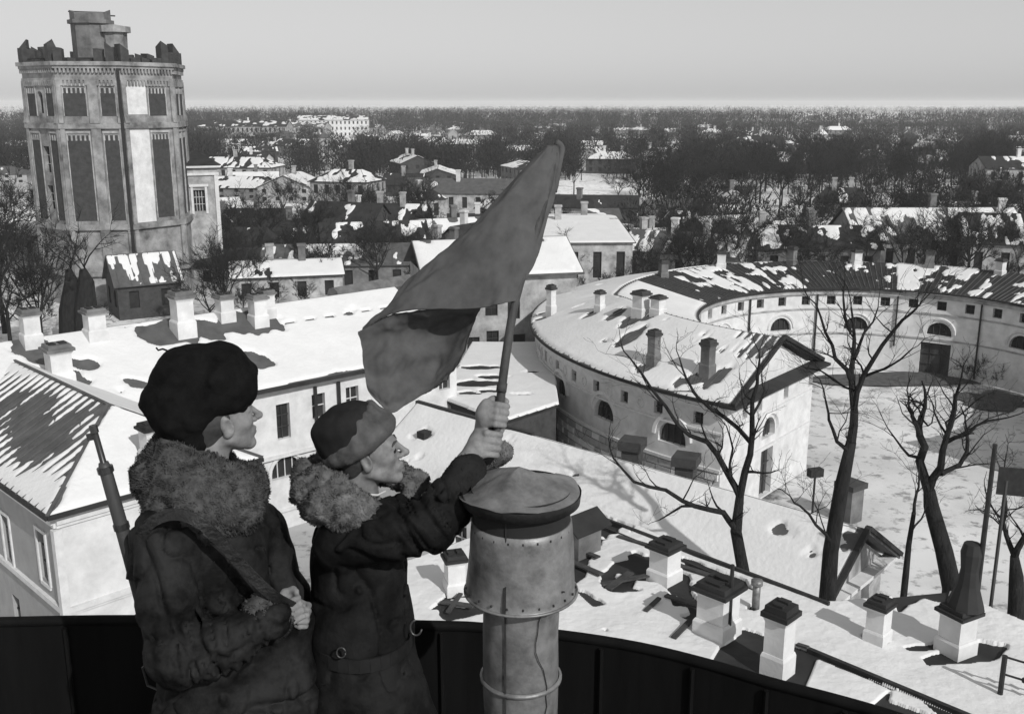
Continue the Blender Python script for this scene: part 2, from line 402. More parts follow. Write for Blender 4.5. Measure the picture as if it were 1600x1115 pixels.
for h in base:                                                     # window surrounds
    f = MB(); s = 0.13
    for (x0, x1, zz0, zz1) in ((h[0] - s, h[0], h[2] - s, h[3] + s), (h[1], h[1] + s, h[2] - s, h[3] + s), (h[0], h[1], h[3], h[3] + s), (h[0] - .06, h[1] + .06, h[2] - 2 * s, h[2] - s)):
        f.hexa([sL(x0, zz0, 0.0), sL(x1, zz0, 0.0), sL(x1, zz0, -0.06), sL(x0, zz0, -0.06), sL(x0, zz1, 0.0), sL(x1, zz1, 0.0), sL(x1, zz1, -0.06), sL(x0, zz1, -0.06)])
    f.build('window_surround', trim_white, hA)
for (sf, ln) in ((sL, us_len), (sR, wR)):                           # string course and eaves cornice, round the two visible sides
    bands('cornice', trim_white, hA, sf, [(0, ln, z0, z1, dd) for (z0, z1, dd) in ((4.02, 4.22, .14), (3.9, 4.015, .07), (7.5, 7.85, .16), (7.35, 7.495, .08))])
b = MB(); b.box((a0[0], a0[1], 0), (0.30, 0.30, 7.3), math.pi / 4); b.build('corner_pilaster', trim_white, hA)
c0 = np.append(A0, 8.0); c1 = np.append(A0 + Ab * AW, 8.0); c2 = np.append(A0 + Ab * AW + Aa * AL, 8.0); c3 = np.append(A0 + Aa * AL, 8.0)
r0 = np.append(A0 + (Aa + Ab) * AW / 2, 10.25); r1 = np.append(A0 + Ab * AW / 2 + Aa * (AL - AW / 2), 10.25)
b = MB()
b.slab([c0, c1, r0], .12); b.slab([c3, c0, r0, r1], .12); b.slab([c1, c2, r1, r0], .12); b.slab([c2, c3, r1], .12)
rA = b.build('roof', roof_iron, hA)
b = MB()
for p, r in ((c0, c1), (c3, c0)): b.beam(np.array(p) + (0, 0, -.06), np.array(r) + (0, 0, -.06), .14, .16)
b.build('gutter', roof_dark, hA)
for k in range(46):                                               # standing seams on the slope above the shade-coloured wall
    t0 = k / 46; p = np.array(c0) * (1 - t0) + np.array(c3) * t0; dn = AW / 2
    dist = t0 * AL; run = min(dn, dist, AL - dist)
    if run < .4: continue
    e = np.append(p[:2] + Ab * run, 8.0 + 2.25 * run / dn)
    MB().beam(p + (0, 0, .02), e + (0, 0, .02), .035, .07).build('roof_seam', roof_iron, rA)
hip = MB()
for p, r in ((c0, r0), (c1, r0), (r0, r1)): hip.beam(np.array(p) + (0, 0, .03), np.array(r) + (0, 0, .03), .12, .08)
hip.build('hip_flashing', roof_iron, rA)
def maskA(X, Y):
    px, py = X - A0[0], Y - A0[1]; u = px * Aa[0] + py * Aa[1]; v = px * Ab[0] + py * Ab[1]
    melt = 1.35 - np.hypot((u - 7.5) / 7.5, (v - 2.5) / 2.1) * 1.0 + .3 * fbm(u, v, 3.0)
    st = 0.55 * np.cos(u / (AL / 46) * 2 * math.pi) + 0.5 * fbm(u * 2.3, v * 1.0, 4.0)
    k = 0.70 - np.clip(melt, 0, 1) * (1.2 + st)
    k = np.minimum(k, np.abs(u - v) * 2.2 - 0.15 + 0.7 * fbm(u * 1.1, v * 1.1, 1.0) + 0.25 * (v < 1.0))
    k = np.minimum(k, np.hypot(u - 4.3, v - 4.2) - .5)
    return k
snow_sheet('snow_cover', bil(c0, c3, r1, r0), 210, 44, .07, maskA, hA)
snow_sheet('snow_cover', bil(c0, c1, r0, r0), 60, 50, .08, lambda X, Y: np.minimum(np.abs((X - A0[0]) * (Aa - Ab)[0] + (Y - A0[1]) * (Aa - Ab)[1]) * 1.3 - .12 + .5 * fbm(X, Y, 0.0), np.hypot(X + 13.2, Y - 38.3) - .55), hA)
snow_sheet('snow_cover', bil(c2, c1, r0, r1), 120, 30, .09, holes_mask([]), hA)
p = at(239, 712, 8.9); chimney(hA, (p[0], p[1], 8.7), .72, 1.5, math.pi / 4, cap=roof_dark)

# ================================================================== HOUSE B (long snow roof, centre left)
Bd = np.array((.75, .66)); Bd /= np.linalg.norm(Bd); Bn = np.array((-Bd[1], Bd[0]))       # along the eave / inwards
B0 = np.array((-10.5, 51.0)) - Bd * 22; BL, BW = 32.0, 13.0; BE, BR = 8.0, 10.9
hB = thing('long_house', 'long pale house under one broad snow roof with arched windows behind the two men', 'house', (-11, 54, 0))
bw0 = B0 + Bd * .4 + Bn * .5; blen = BL - .8
sB = straight(bw0, Bd)
hol = []
u0, u1, z0, z1 = winpx(443, 658, bw0, Bd, .78, 1.9); hol.append((u0, u1, z0, z1, 'rect')); ub = u0
u0, u1, z0, z1 = winpx(498, 634, bw0, Bd, .8, 1.35); hol.append((u0, u1, z0, z1, 'rect', trim_white)); dd = u0 - ub
for k in (2, 3, 4, 5): hol.append((ub + dd * k, ub + dd * k + .8, z0, z1, 'rect', trim_white))
for k in range(1, 8): hol.append((ub - dd * k, ub - dd * k + .8, z0, z1, 'rect', trim_white))
u0, u1, z0, z1 = winpx(448, 729, bw0, Bd, 1.75, 1.15)
for k in range(-5, 5): hol.append((u0 + k * dd * 1.25, u1 + k * dd * 1.25, z0, z1, 'arch', trim_white))
wall(sB, [0, blen], 0, 7.9, hol, plaster, hB, depth=.3)
sBr = straight(bw0 + Bd * blen, Bn)
wall(sBr, [0, BW - 1], 0, 7.9, [(2.2, 3.2, 4.8, 6.8, 'rect', trim_white), (5.8, 6.8, 4.8, 6.8, 'rect', trim_white), (9, 10, 4.8, 6.8, 'rect', trim_white)], plaster_old, hB)
bands('cornice', trim_white, hB, sB, [(0, blen, z0, z1, dd2) for (z0, z1, dd2) in ((4.05, 4.2, .22), (7.55, 7.9, .2), (1.0, 1.15, .12))])
for h in [h for h in hol if h[4] == 'arch']:                        # round moulding over each arched window
    uc = (h[0] + h[1]) / 2; r = (h[1] - h[0]) / 2 + .16; zb = h[3] - min((h[1] - h[0]) / 2, h[3] - h[2])
    MB().tube([sB(uc - r * math.cos(math.pi * k / 12), zb + r * math.sin(math.pi * k / 12), -.02) for k in range(13)], .09, 5).build('arch_moulding', trim_white, hB)
MB().tube([sB(.9 * blen - 6.0, 7.5, -.15), sB(.9 * blen - 6.0, 1, -.15)], .09, 6).build('drainpipe', iron_black, hB); b = MB(); b.tube([onw for onw in (sB(ub + dd * 1.75, 7.5, -.15), sB(ub + dd * 1.75, 4.3, -.15))], .1, 6)
b.build('drainpipe', iron_black, hB)
e0 = np.append(B0, BE); e1 = np.append(B0 + Bd * BL, BE); m0 = np.append(B0 + Bn * BW / 2, BR); m1 = np.append(B0 + Bd * BL + Bn * BW / 2, BR)
f0 = np.append(B0 + Bn * BW, BE); f1 = np.append(B0 + Bd * BL + Bn * BW, BE)
b = MB(); b.slab([e0, e1, m1, m0], .15); b.slab([m0, m1, f1, f0], .15); rB = b.build('roof', roof_iron, hB)
MB().add([tuple(sBr(0, 7.9, 0)), tuple(sBr(BW - 1, 7.9, 0)), tuple(sBr(BW / 2 - .5, 10.6, 0))], [(0, 1, 2)]).build('gable', plaster_old, hB)
MB().beam(e0 + (0, 0, -.09), e1 + (0, 0, -.09), .18, .2).build('gutter', roof_dark, hB)
def onroofB(px, py):
    # ray against the near slope of B
    n = np.cross(np.append(Bd, 0), m0 - e0); d = ray(px, py); o = np.array((0, 0, H)); t = n @ (e0 - o) / (n @ d); return o + d * t
chB = [(287, 520, .95, 2.2), (404, 505, .8, 1.6), (95, 600, 1.0, 1.9), (352, 497, .8, 1.3), (418, 492, .7, 1.4), (50, 537, .8, 1.7), (150, 528, .9, 1.5)]
mc = []
for i, (px, py, w, h) in enumerate(chB):
    p = onroofB(px, py); chimney(hB, p, w, h, math.atan2(Bd[1], Bd[0]), cap=brick_mid)
    if i < 3: mc.append((p[0] - .5, p[1] - .2, 1.05, 1.7, .7))
for px, py, r, e in ((395, 562, .62, 1.7), (55, 545, .8, 1.5), (130, 568, .45, 1.3), (318, 514, .8, 1.5), (262, 516, .6, 1.2), (420, 507, .5, 1.9), (210, 600, .3, 2), (70, 560, .5, 1.5)):
    p = onroofB(px, py); mc.append((p[0], p[1], r, e, .1))
mB = holes_mask(mc)
def maskB(X, Y):
    u = (X - B0[0]) * Bd[0] + (Y - B0[1]) * Bd[1]; v = (X - B0[0]) * Bn[0] + (Y - B0[1]) * Bn[1]
    k = mB(X, Y); k = np.minimum(k, v * 3 - .3 + 1.1 * fbm(u * .8, v * .3, 6.0)); return np.minimum(k, np.where((np.abs(v - 4.6) < .12) & (u > 21), .5 * np.sin(u * 5), 1))
snow_sheet('snow_cover', bil(e0, e1, m1, m0), 330, 80, .10, maskB, hB)
snow_sheet('snow_cover', bil(f0, f1, m1, m0), 60, 20, .10, holes_mask([]), hB)

# ================================================================== LOW SHED H (wall coloured for its shade, snow roof) between B and the ring
hs = thing('low_wing', 'low wing with shade-dark walls and flat snowy roof tucked against the round building', 'house', (-.5, 60, 0))
pl = [at(790, 655, 5)[:2], at(869, 631, 5)[:2], (2.6, 72.0), (-2.6, 72.0), at(690, 618, 5)[:2]]
MB().prism(pl, 0, 4.75).build('wall', brick_dark, hs)  # shade on this wall is put into the dark brick colour
pr_ = [(-.0, 54.4), (2.6, 56.9), (2.9, 72.2), (-2.9, 72.2), (-4.3, 58.6)]
MB().prism([tuple(at(786, 657, 5)[:2]), tuple(at(872, 630, 5)[:2]), (2.9, 72.2), (-2.9, 72.2), tuple(at(686, 620, 5)[:2])], 4.75, 5.0).build('roof', roof_dark, hs)
rp = [at(786, 657, 5)[:2], at(872, 630, 5)[:2], (2.9, 72.2), (-2.9, 72.2), at(686, 620, 5)[:2]]
def mH(X, Y):
    k = np.where(inpoly(X, Y, rp), 1.0, -1.0)
    for px, py, r, e in ((750, 575, .6, 2.2), (770, 590, .5, 2), (748, 600, .8, 2), (830, 582, .3, 2), (815, 617, .2, 2), (765, 612, .35, 2.0), (735, 615, .4, 2)):
        c = at(px, py, 5); k = np.minimum(k, np.hypot((X - c[0]) / e, (Y - c[1])) - r + .3 * fbm(X * 2, Y * 2, 0.))
    return k
snow_sheet('snow_cover', bil((-5, 53, 5), (4, 53, 5), (4, 73, 5), (-5, 73, 5)), 130, 240, .10, mH, hs)

# ================================================================== TALL DARK HOUSE behind the flag
hT = thing('dark_house', 'tall stained dark house standing behind the lower edge of the flag', 'house', (1, 80, 0))
tw = straight((-6.5, 77), (.97, .24))
hol = []
for px, py in ((768, 475), (803, 480), (770, 535), (812, 540), (740, 545)):
    u0, u1, z0, z1 = winpx(px, py, (-6.5, 77), (.97, .24), 1.0, 1.9); hol.append((u0, u1, z0, z1, 'rect'))
wall(tw, [0, 12], 0, 9.0, hol, plaster_old, hT)
b = MB(); P_ = [tw(0, 0, 0), tw(12, 0, 0), tw(12, 0, 9), tw(0, 0, 9)]
for i in (1, 2, 3): p, r = P_[i], P_[(i + 1) % 4]; b.add([p, r, (r[0], r[1], 9), (p[0], p[1], 9)], [(0, 1, 2, 3)])
b.build('wall', plaster_old, hT)
q = [np.array(tw(u, 9.0, d)) for u, d in ((-.5, -.5), (12.5, -.5), (12.5, 9.5), (-.5, 9.5))]
rg = [np.array(tw(u, 11.3, 4.5)) for u in (-.5, 12.5)]
b = MB(); b.slab([q[0], q[1], rg[1], rg[0]], .15); b.slab([q[2], q[3], rg[0], rg[1]], .15); b.build('roof', roof_iron, hT)
MB().add([tuple(tw(12, 9, 0)), tuple(tw(12, 9, 9)), tuple(tw(12, 11, 4.5))], [(0, 1, 2)]).build('gable', plaster_old, hT)
snow_sheet('snow_cover', bil(q[0], q[1], rg[1], rg[0]), 90, 40, .1, lambda X, Y: .35 + .9 * fbm(X * .6, Y * .6, 3.3), hT)
chimney(hT, tuple(tw(9, 10.2, 2.6)), .9, 2.0, .24, m=brick_mid)

# ================================================================== RING BUILDING (round stables)
RC = np.array((27.0, 70.0)); RI, RM, RO = 13.7, 19.7, 25.7; REZ, RRZ = 7.0, 9.5
TA = R(230.6); TB = R(0)                                     # from the near end round the back to the right
ring = thing('round_stables', 'pale curved stable building with arched windows closing round the snowy courtyard', 'stable', (RC[0], RC[1], 0))
def zr(th):
    t_ = np.clip((th - R(165)) / R(30), 0, 1); return 8.35 + (RRZ - 8.35) * t_ * t_ * (3 - 2 * t_)
def pol(r, th, z): return (RC[0] + r * math.cos(th), RC[1] + r * math.sin(th), z)
# outer wall: u = arc length from the near end, going away (clockwise seen from above)
def sOut(u, z, d): return pol(RO - .45 - d, TA - u / RO, z)
def uout(px, py):          # pixel -> (u, z) on the outer wall, first hit
    d = ray(px, py); ox, oy = -RC[0], -RC[1]; a = d[0] ** 2 + d[1] ** 2; b_ = 2 * (ox * d[0] + oy * d[1]); c = ox * ox + oy * oy - (RO - .45) ** 2
    t = (-b_ - math.sqrt(max(0, b_ * b_ - 4 * a * c))) / (2 * a); x, y = ox + d[0] * t, oy + d[1] * t
    th = math.atan2(y, x) % (2 * math.pi); return (TA - th) * RO, H + d[2] * t
hol = []
ua, za = uout(943, 642); pitch = None
ub_, zb_ = uout(1015, 672)
for px in (943,):
    u, z = uout(px, 640); hol.append((u - .95, u + .95, z - .6, z + .62, 'arch'))
u_ = (hol[0][0] + hol[0][1]) / 2; zA0, zA1 = hol[0][2], hol[0][3]
for k in (-1, 1, 2, 3, 4, 5, 6): hol.append((u_ + k * 5.6 - .95, u_ + k * 5.6 + .95, zA0, zA1, 'arch'))
hol = [h for h in hol if h[0] > .8]
u0s, z0s = uout(943, 590); zt = 6.05
k = 0; sq = []
uu = 1.5
while uu < 55:
    if k % 2 == 0: hol.append((uu - .32, uu + .32, 5.45, 6.15, 'rect'))
    else: sq.append(uu)
    uu += 1.35; k += 1
LEN = (TA - TB) * RO
wall(sOut, [x for x in np.arange(0, 70, 1.35)] + [70.], 0, 6.75, hol, plaster, ring, depth=.3)
for u in sq[:22]:                                                   # round recessed medallions between the small windows
    MB().tube([sOut(u + .25 * math.cos(2 * math.pi * k / 14), 5.8 + .25 * math.sin(2 * math.pi * k / 14), -.02) for k in range(15)], .05, 5).build('medallion', trim_white, ring)
for h in [h for h in hol if h[4] == 'arch'][:6]:
    uc = (h[0] + h[1]) / 2; r = .95 + .3; zb = h[3] - .95
    MB().tube([sOut(uc - r * math.cos(math.pi * k / 14), zb + .1 + r * math.sin(math.pi * k / 14), .0) for k in range(15)], .16, 5).build('arch_moulding', trim_white, ring)
def arcband(b, sf, ua, ub, z0, z1, d, st=1.2):
    n = max(1, int(abs(ub - ua) / st))
    for i in range(n):
        x0 = ua + (ub - ua) * i / n; x1 = ua + (ub - ua) * (i + 1) / n
        b.hexa([sf(x0, z0, 0), sf(x1, z0, 0), sf(x1, z0, -d), sf(x0, z0, -d), sf(x0, z1, 0), sf(x1, z1, 0), sf(x1, z1, -d), sf(x0, z1, -d)])
bands('cornice', trim_white, ring, sOut, [(0, 66, 6.45, 6.75, .28), (0, 66, 5.15, 5.27, .10), (0, 66, 3.05, 3.22, .14)], 1.2)
# near end wall (radial), lit
ep0 = np.array(pol(RO - .45, TA, 0))[:2]; edi = (RC - ep0); edi = edi / np.linalg.norm(edi); EL_ = RO - RI - .9
# outward normal of the end wall must face the camera: travel from outer corner inwards keeps it on the right
sEnd = straight(ep0, edi)
hol = []
for px, py in ((1165, 632), (1188, 622), (1229, 604), (1267, 591)): 
    u, z = onwall(px, py, ep0, edi); hol.append((u - .3, u + .3, 5.45, 6.15, 'rect'))
u, z = onwall(1201, 668, ep0, edi); hol.append((u - .85, u + .85, z - .55, z + .62, 'arch')); ud = u
hol.append((ud - .75, ud + .75, .1, 2.95, 'door'))
hol = sorted(hol); clean = []
wall(sEnd, [0, EL_], 0, 6.75, hol, plaster, ring, depth=.35)
bands('cornice', trim_white, ring, sEnd, [(-.2, EL_ + .2, 6.45, 6.75, .3), (0, EL_, 3.05, 3.22, .14), (0, EL_, 5.15, 5.27, .1)])
MB().tube([sEnd(ud - 1.1 * math.cos(math.pi * k / 14), (hol and z - .2) + 1.1 * math.sin(math.pi * k / 14), .0) for k in range(15)], .14, 5).build('arch_moulding', trim_white, ring)
MB().add([sEnd(0, 6.75, 0), sEnd(EL_, 6.75, 0), sEnd(EL_ / 2, 9.25, 0)], [(0, 1, 2)]).build('pediment', plaster, ring)
b = MB(); b.hexa([sEnd(-.5, 6.78, 0), sEnd(EL_ + .5, 6.78, 0), sEnd(EL_ + .5, 6.78, -.95), sEnd(-.5, 6.78, -.95), sEnd(-.5, 7.05, 0), sEnd(EL_ + .5, 7.05, 0), sEnd(EL_ + .5, 6.92, -.95), sEnd(-.5, 6.92, -.95)])
b.build('pent_roof', roof_dark, ring)
# inner (courtyard) wall : u from angle 225 clockwise
def sIn(u, z, d): return pol(RI + .45 + d, R(225) - u / RI, z)      # depth goes away from the courtyard
def uin(px, py):
    d = ray(px, py); ox, oy = -RC[0], -RC[1]; a = d[0] ** 2 + d[1] ** 2; b_ = 2 * (ox * d[0] + oy * d[1]); c = ox * ox + oy * oy - (RI + .45) ** 2
    t = (-b_ + math.sqrt(max(0, b_ * b_ - 4 * a * c))) / (2 * a); x, y = ox + d[0] * t, oy + d[1] * t
    return (R(225) - (math.atan2(y, x) % (2 * math.pi) if y > -12 or x < 0 else math.atan2(y, x))) * RI, H + d[2] * t
hol = []
us = [uin(1220, 505)[0], uin(1335, 500)[0], uin(1468, 512)[0]]
ap = (us[2] - us[0]) / 2
zc = 3.85
for k in range(-3, 7):
    u = us[0] + ap * k; hol.append((u - .95, u + .95, zc - .45, zc + .65, 'arch'))
ud2 = uin(1460, 560)[0]
hol.append((ud2 - 1.15, ud2 + 1.15, .05, 2.75, 'door'))
w_ = ap / 2.9
u = us[0] - ap * 3
while u < us[0] + ap * 7: hol.append((u - .36, u + .36, 5.5, 6.25, 'rect')); u += ap / 3
INL = 64.0
wall(sIn, [x for x in np.arange(0, INL, 1.1)] + [INL], 0, 6.75, hol, plaster, ring, depth=.35, pane='void')
bands('cornice', plaster_old, ring, sIn, [(0, INL, 6.45, 6.75, .25), (0, INL, 3.0, 3.12, .08), (0, INL, 5.1, 5.22, .08)], 1.0)
for h in [h for h in hol if h[4] == 'arch']:
    uc = (h[0] + h[1]) / 2; MB().tube([sIn(uc - 1.2 * math.cos(math.pi * k / 14), h[3] - .95 + .05 + 1.2 * math.sin(math.pi * k / 14), 0) for k in range(15)], .13, 5).build('arch_moulding', trim_white, ring)
for k in range(-1, 6):
    u = us[0] + ap * (k + .48); MB().tube([sIn(u, 6.5, -.15), sIn(u, 2.2 if k % 2 else .3, -.15)], .08, 6).build('drainpipe', iron_black, ring)
# roofs (thin shells) and their snow
def ringroof(r0, z0, r1, z1, t0, t1, name, m, th=.12, n=90):
    b = MB()
    for i in range(n):
        a = t0 + (t1 - t0) * i / n; c = t0 + (t1 - t0) * (i + 1) / n
        p = [pol(r0, a, z0), pol(r0, c, z0), pol(r1, c, zr(c)), pol(r1, a, zr(a))]
        v = len(b.v); b.v += p + [(x, y, z - th) for x, y, z in p]; b.f += [(v, v + 1, v + 2, v + 3), (v + 7, v + 6, v + 5, v + 4), (v, v + 4, v + 5, v + 1), (v + 3, v + 2, v + 6, v + 7)]
        if i == 0: b.f.append((v, v + 3, v + 7, v + 4))
    return b.build(name, m, ring)
T0 = TA + R(1.6)
rr = ringroof(RO, REZ, RM, RRZ, T0, TB, 'roof', roof_iron); ringroof(RI, REZ, RM, RRZ, T0, TB, 'roof', roof_dark)
seam = []
for i in range(150):
    a = T0 - R(.3) - i * R(1.45)
    if a < R(20): break
    for ra, za_, rb, zb in ((RO, REZ, RM, RRZ), (RI, REZ, RM, RRZ)):
        if ra == RI and R(185) < a: continue
        if ra == RO and a < R(150): continue
        MB().beam(np.array(pol(ra, a, za_ + .02)), np.array(pol(rb, a, zr(a) + .02)), .05, .06).build('roof_seam', roof_iron, rr)
b = MB()
for ra, zz in ((RO, REZ), (RI, REZ)):
    for i in range(100):
        a = T0 + (TB - T0) * i / 100; c = T0 + (TB - T0) * (i + 1) / 100; b.beam(pol(ra, a, zz - .06), pol(ra, c, zz - .06), .14, .16)
b.build('gutter', roof_dark, ring)
b = MB(); b.beam(pol(RO + .1, T0 + .003, REZ + .06), pol(RM, T0 + .003, RRZ + .06), .22, .2); b.beam(pol(RI - .1, T0 + .003, REZ + .06), pol(RM, T0 + .003, RRZ + .06), .22, .2); b.build('verge_board', roof_dark, ring)
def proof(ra, za_, rb, zb, t0, t1):
    def P(u, v):
        th = t0 + (t1 - t0) * u; r = ra + (rb - ra) * v; z = za_ + (zr(th) - za_) * v
        return RC[0] + r * np.cos(th), RC[1] + r * np.sin(th), z
    return P
def onroofE(px, py):        # iterate on the outer slope
    z = 8.2
    for _ in range(25):
        p = at(px, py, z); r = math.hypot(p[0] - RC[0], p[1] - RC[1]); z = .5 * z + .5 * (REZ + (RRZ - REZ) * min(1, max(0, (RO - r) / (RO - RM))))
    return at(px, py, z)
chE = [(1021, 568, .55, 1.9), (1105, 585, .6, 1.9), (1001, 492, .8, 1.5), (1028, 490, .7, 1.1), (937, 485, .5, 1.3), (861, 490, .5, 2.0)]
mc = []
for i, (px, py, w, h) in enumerate(chE):
    p = onroofE(px, py); chimney(ring, p, w, h, .75, m=brick_mid if i in (0, 1) else plaster, cap=brick_dark)
    mc.append((p[0] - .55, p[1] - .15, .42, 1.5, .2))
for px, py, r in ((985, 528, .55), (962, 492, .4), (990, 500, .5), (1120, 590, .5), (1062, 598, .25), (905, 472, .25), (840, 492, .3)):
    p = onroofE(px, py); mc.append((p[0], p[1], r, 2.0, .6))
mE = holes_mask(mc)
def maskE(X, Y):
    k = mE(X, Y); th = np.arctan2(Y - RC[1], X - RC[0]) % (2 * math.pi); r = np.hypot(X - RC[0], Y - RC[1])
    st = np.clip((r - 19.9) * -1 + 2.6, 0, 1) * np.clip((th - R(218)) * 6, 0, 1)         # streaks near the ridge of the near end
    k = k - st * (.45 + .35 * np.sin(th * 57.3 / 1.45 * 2 * math.pi) + .4 * fbm(th * 60, r, 0.0))
    return np.minimum(k, (RO - r) * 4 - .2 + .9 * fbm(th * 30, r * .4, 2.0))
snow_sheet('snow_cover', proof(RO, REZ, RM, RRZ, T0, R(120)), 420, 60, .10, maskE, ring)
snow_sheet('snow_cover', proof(RI, REZ, RM, RRZ, T0, R(150)), 120, 30, .10, holes_mask([]), ring)
def maskF(X, Y):
    th = np.arctan2(Y - RC[1], X - RC[0]); r = np.hypot(X - RC[0], Y - RC[1])
    return -.12 + 1.5 * fbm(th * 14, r * .10, 2.0) + .7 * fbm(th * 40, r * .10, 5.0) + 1.1 * fbm(th * 22, r * 1.1, 8.0) + .25 * np.sin(th * 7 + 1)
snow_sheet('snow_cover', proof(RI, REZ, RM, RRZ, R(150), TB), 500, 40, .07, maskF, ring)
snow_sheet('snow_cover', proof(RO, REZ, RM, RRZ, R(120), R(0)), 160, 30, .07, maskF, ring)
for i, (th, w, h) in enumerate(((140, .8, 1.7), (118, .9, 1.8), (97, .8, 1.9), (80, .9, 1.6), (62, .9, 1.8), (45, .8, 1.6))):
    chimney(ring, pol(RM - .6, R(th), 8.1), w * .8, h * .85, .3 + i, m=plaster if i % 2 else brick_mid)
# rough stone blocks of the lower outer wall, each its own piece
blk = []
rows = 7; bh = 3.0 / rows
protos = []
for s in range(5):
    L_ = (.72, .9, 1.05, .8, .62)[s]; bb = MB(); d = .10 + .03 * s; j = [rnd.uniform(-.012, .012) for _ in range(8)]
    bb.hexa([(-L_ / 2, -.04, 0), (L_ / 2, -.04, 0), (L_ / 2 - .03 + j[0], d * .5, .02), (-L_ / 2 + .03 + j[1], d * .55, .02), (-L_ / 2, -.04, bh - .035), (L_ / 2, -.04, bh - .035), (L_ / 2 - .03, d * .45 + j[2], bh - .06), (-L_ / 2 + .03, d * .5 + j[3], bh - .06)])
    me = bpy.data.meshes.new('stone_block'); me.from_pydata([tuple(p) for p in bb.v], [], [tuple(f) for f in bb.f]); me.materials.append((stone, plaster_old, stone, plaster, stone)[s]); protos.append((L_, me))
cnt = 0
for r_ in range(rows - 1, 0, -1):
    u = .4 * (r_ % 2) * .9 + .1
    while u < 40 and cnt < 290:
        L_, me = protos[rnd.randrange(5)]; um = u + L_ / 2
        if u + L_ > 39: break
        p = sOut(um, r_ * bh + .01, 0); th = TA - um / RO
        o = bpy.data.objects.new('stone_block', me); C.objects.link(o); o.parent = ring
        o.location = (p[0] - RC[0], p[1] - RC[1], p[2]); o.rotation_euler = (0, 0, th - math.pi / 2); cnt += 1
        u += L_ + .035
    if cnt >= 290: break

# ================================================================== HOUSE G (low gabled roof across the middle)
Gd = np.array((.743, -.669)); Gn = np.array((.669, .743))
G1 = np.array((12.5, 33.1)); GLn = 23.2; G0 = G1 - Gd * GLn; GZ, GE, GW = 7.5, 5.35, 3.35
hG = thing('gabled_house', 'long low house with plain snow roof and small pediment gable beside the trees', 'house', (4.5, 40, 0))
b = MB(); g0 = G0 + Gd * .3; g1 = G1 - Gd * .55; hw = GW - .3
P4 = [g0 - Gn * hw, g1 - Gn * hw, g1 + Gn * hw, g0 + Gn * hw]
sG = straight(P4[0], Gd); sG2 = straight(P4[1], Gn)
wall(sG, [0, GLn - .85], 0, 5.2, [(2 + k * 3.2, 2.9 + k * 3.2, 2.4, 4.2, 'rect', trim_white) for k in range(6)] + [(20.2, 21.1, .05, 2.6, 'door')], plaster, hG)
wall(sG2, [0, 2 * hw], 0, 5.2, [(1.0, 1.8, 2.4, 4.2, 'rect', trim_white), (2 * hw - 2.5, 2 * hw - 1.0, .05, 3.6, 'door')], plaster_old, hG)
for i in (2, 3): p, r = P4[i], P4[(i + 1) % 4]; b.add([(p[0], p[1], 0), (r[0], r[1], 0), (r[0], r[1], 5.2), (p[0], p[1], 5.2)], [(0, 1, 2, 3)])
b.add([(*P4[3], 5.2), (*P4[0], 5.2), (*g0, 7.2)], [(0, 1, 2)])
b.build('wall', plaster, hG)
# pediment with a round opening
def sP(u, z, d): return sG2(u, z, d)
tri = MB(); n = 20; uc, zc2, rr_ = hw, 6.0, .33
ring_ = [(uc + rr_ * math.cos(2 * math.pi * k / n), zc2 + rr_ * math.sin(2 * math.pi * k / n)) for k in range(n)]
def toedge(a):
    # distance from centre to the triangle border in direction a
    best = 9; T = [(0, 5.25), (2 * hw, 5.25), (hw, 7.2)]; dx, dy = math.cos(a), math.sin(a)
    for i in range(3):
        (x1, y1), (x2, y2) = T[i], T[(i + 1) % 3]; ex, ey = x2 - x1, y2 - y1; den = dx * ey - dy * ex
        if abs(den) < 1e-9: continue
        t = ((x1 - uc) * ey - (y1 - zc2) * ex) / den; s = ((x1 - uc) * dy - (y1 - zc2) * dx) / den
        if t > 0 and -1e-6 <= s <= 1 + 1e-6: best = min(best, t)
    return best
angs = sorted([2 * math.pi * k / n for k in range(n)] + [math.atan2(5.25 - zc2, -hw) % (2 * math.pi), math.atan2(5.25 - zc2, hw) % (2 * math.pi), math.pi / 2 + 1e-4])
for i in range(len(angs)):
    a, c = angs[i], angs[(i + 1) % len(angs)]
    ta, tcc = toedge(a), toedge(c)
    i1 = (uc + rr_ * math.cos(a), zc2 + rr_ * math.sin(a)); i2 = (uc + rr_ * math.cos(c), zc2 + rr_ * math.sin(c))
    o1 = (uc + ta * math.cos(a), zc2 + ta * math.sin(a)); o2 = (uc + tcc * math.cos(c), zc2 + tcc * math.sin(c))
    tri.add([sP(*i1, 0), sP(*o1, 0), sP(*o2, 0), sP(*i2, 0)], [(0, 1, 2, 3)]); tri.add([sP(*i1, 0), sP(*i2, 0), sP(*i2, .3), sP(*i1, .3)], [(0, 1, 2, 3)])
tri.build('pediment', plaster_old, hG)
MB().add([sP(uc + rr_ * math.cos(2 * math.pi * k / n), zc2 + rr_ * math.sin(2 * math.pi * k / n), .28) for k in range(n)], [tuple(range(n))]).build('round_window', void, hG)
b = MB(); b.hexa([sG2(-.3, 5.2, 0), sG2(2 * hw + .3, 5.2, 0), sG2(2 * hw + .3, 5.2, -.5), sG2(-.3, 5.2, -.5), sG2(-.3, 5.34, 0), sG2(2 * hw + .3, 5.34, 0), sG2(2 * hw + .3, 5.34, -.5), sG2(-.3, 5.34, -.5)])
b.build('cornice', trim_white, hG)
ea0, ea1 = np.append(G0 - Gn * GW, GE), np.append(G1 - Gn * GW, GE); ra0, ra1 = np.append(G0, GZ), np.append(G1, GZ); eb0, eb1 = np.append(G0 + Gn * GW, GE), np.append(G1 + Gn * GW, GE)
b = MB(); b.slab([ea0, ea1, ra1, ra0], .14); b.slab([ra0, ra1, eb1, eb0], .14); b.build('roof', roof_iron, hG)
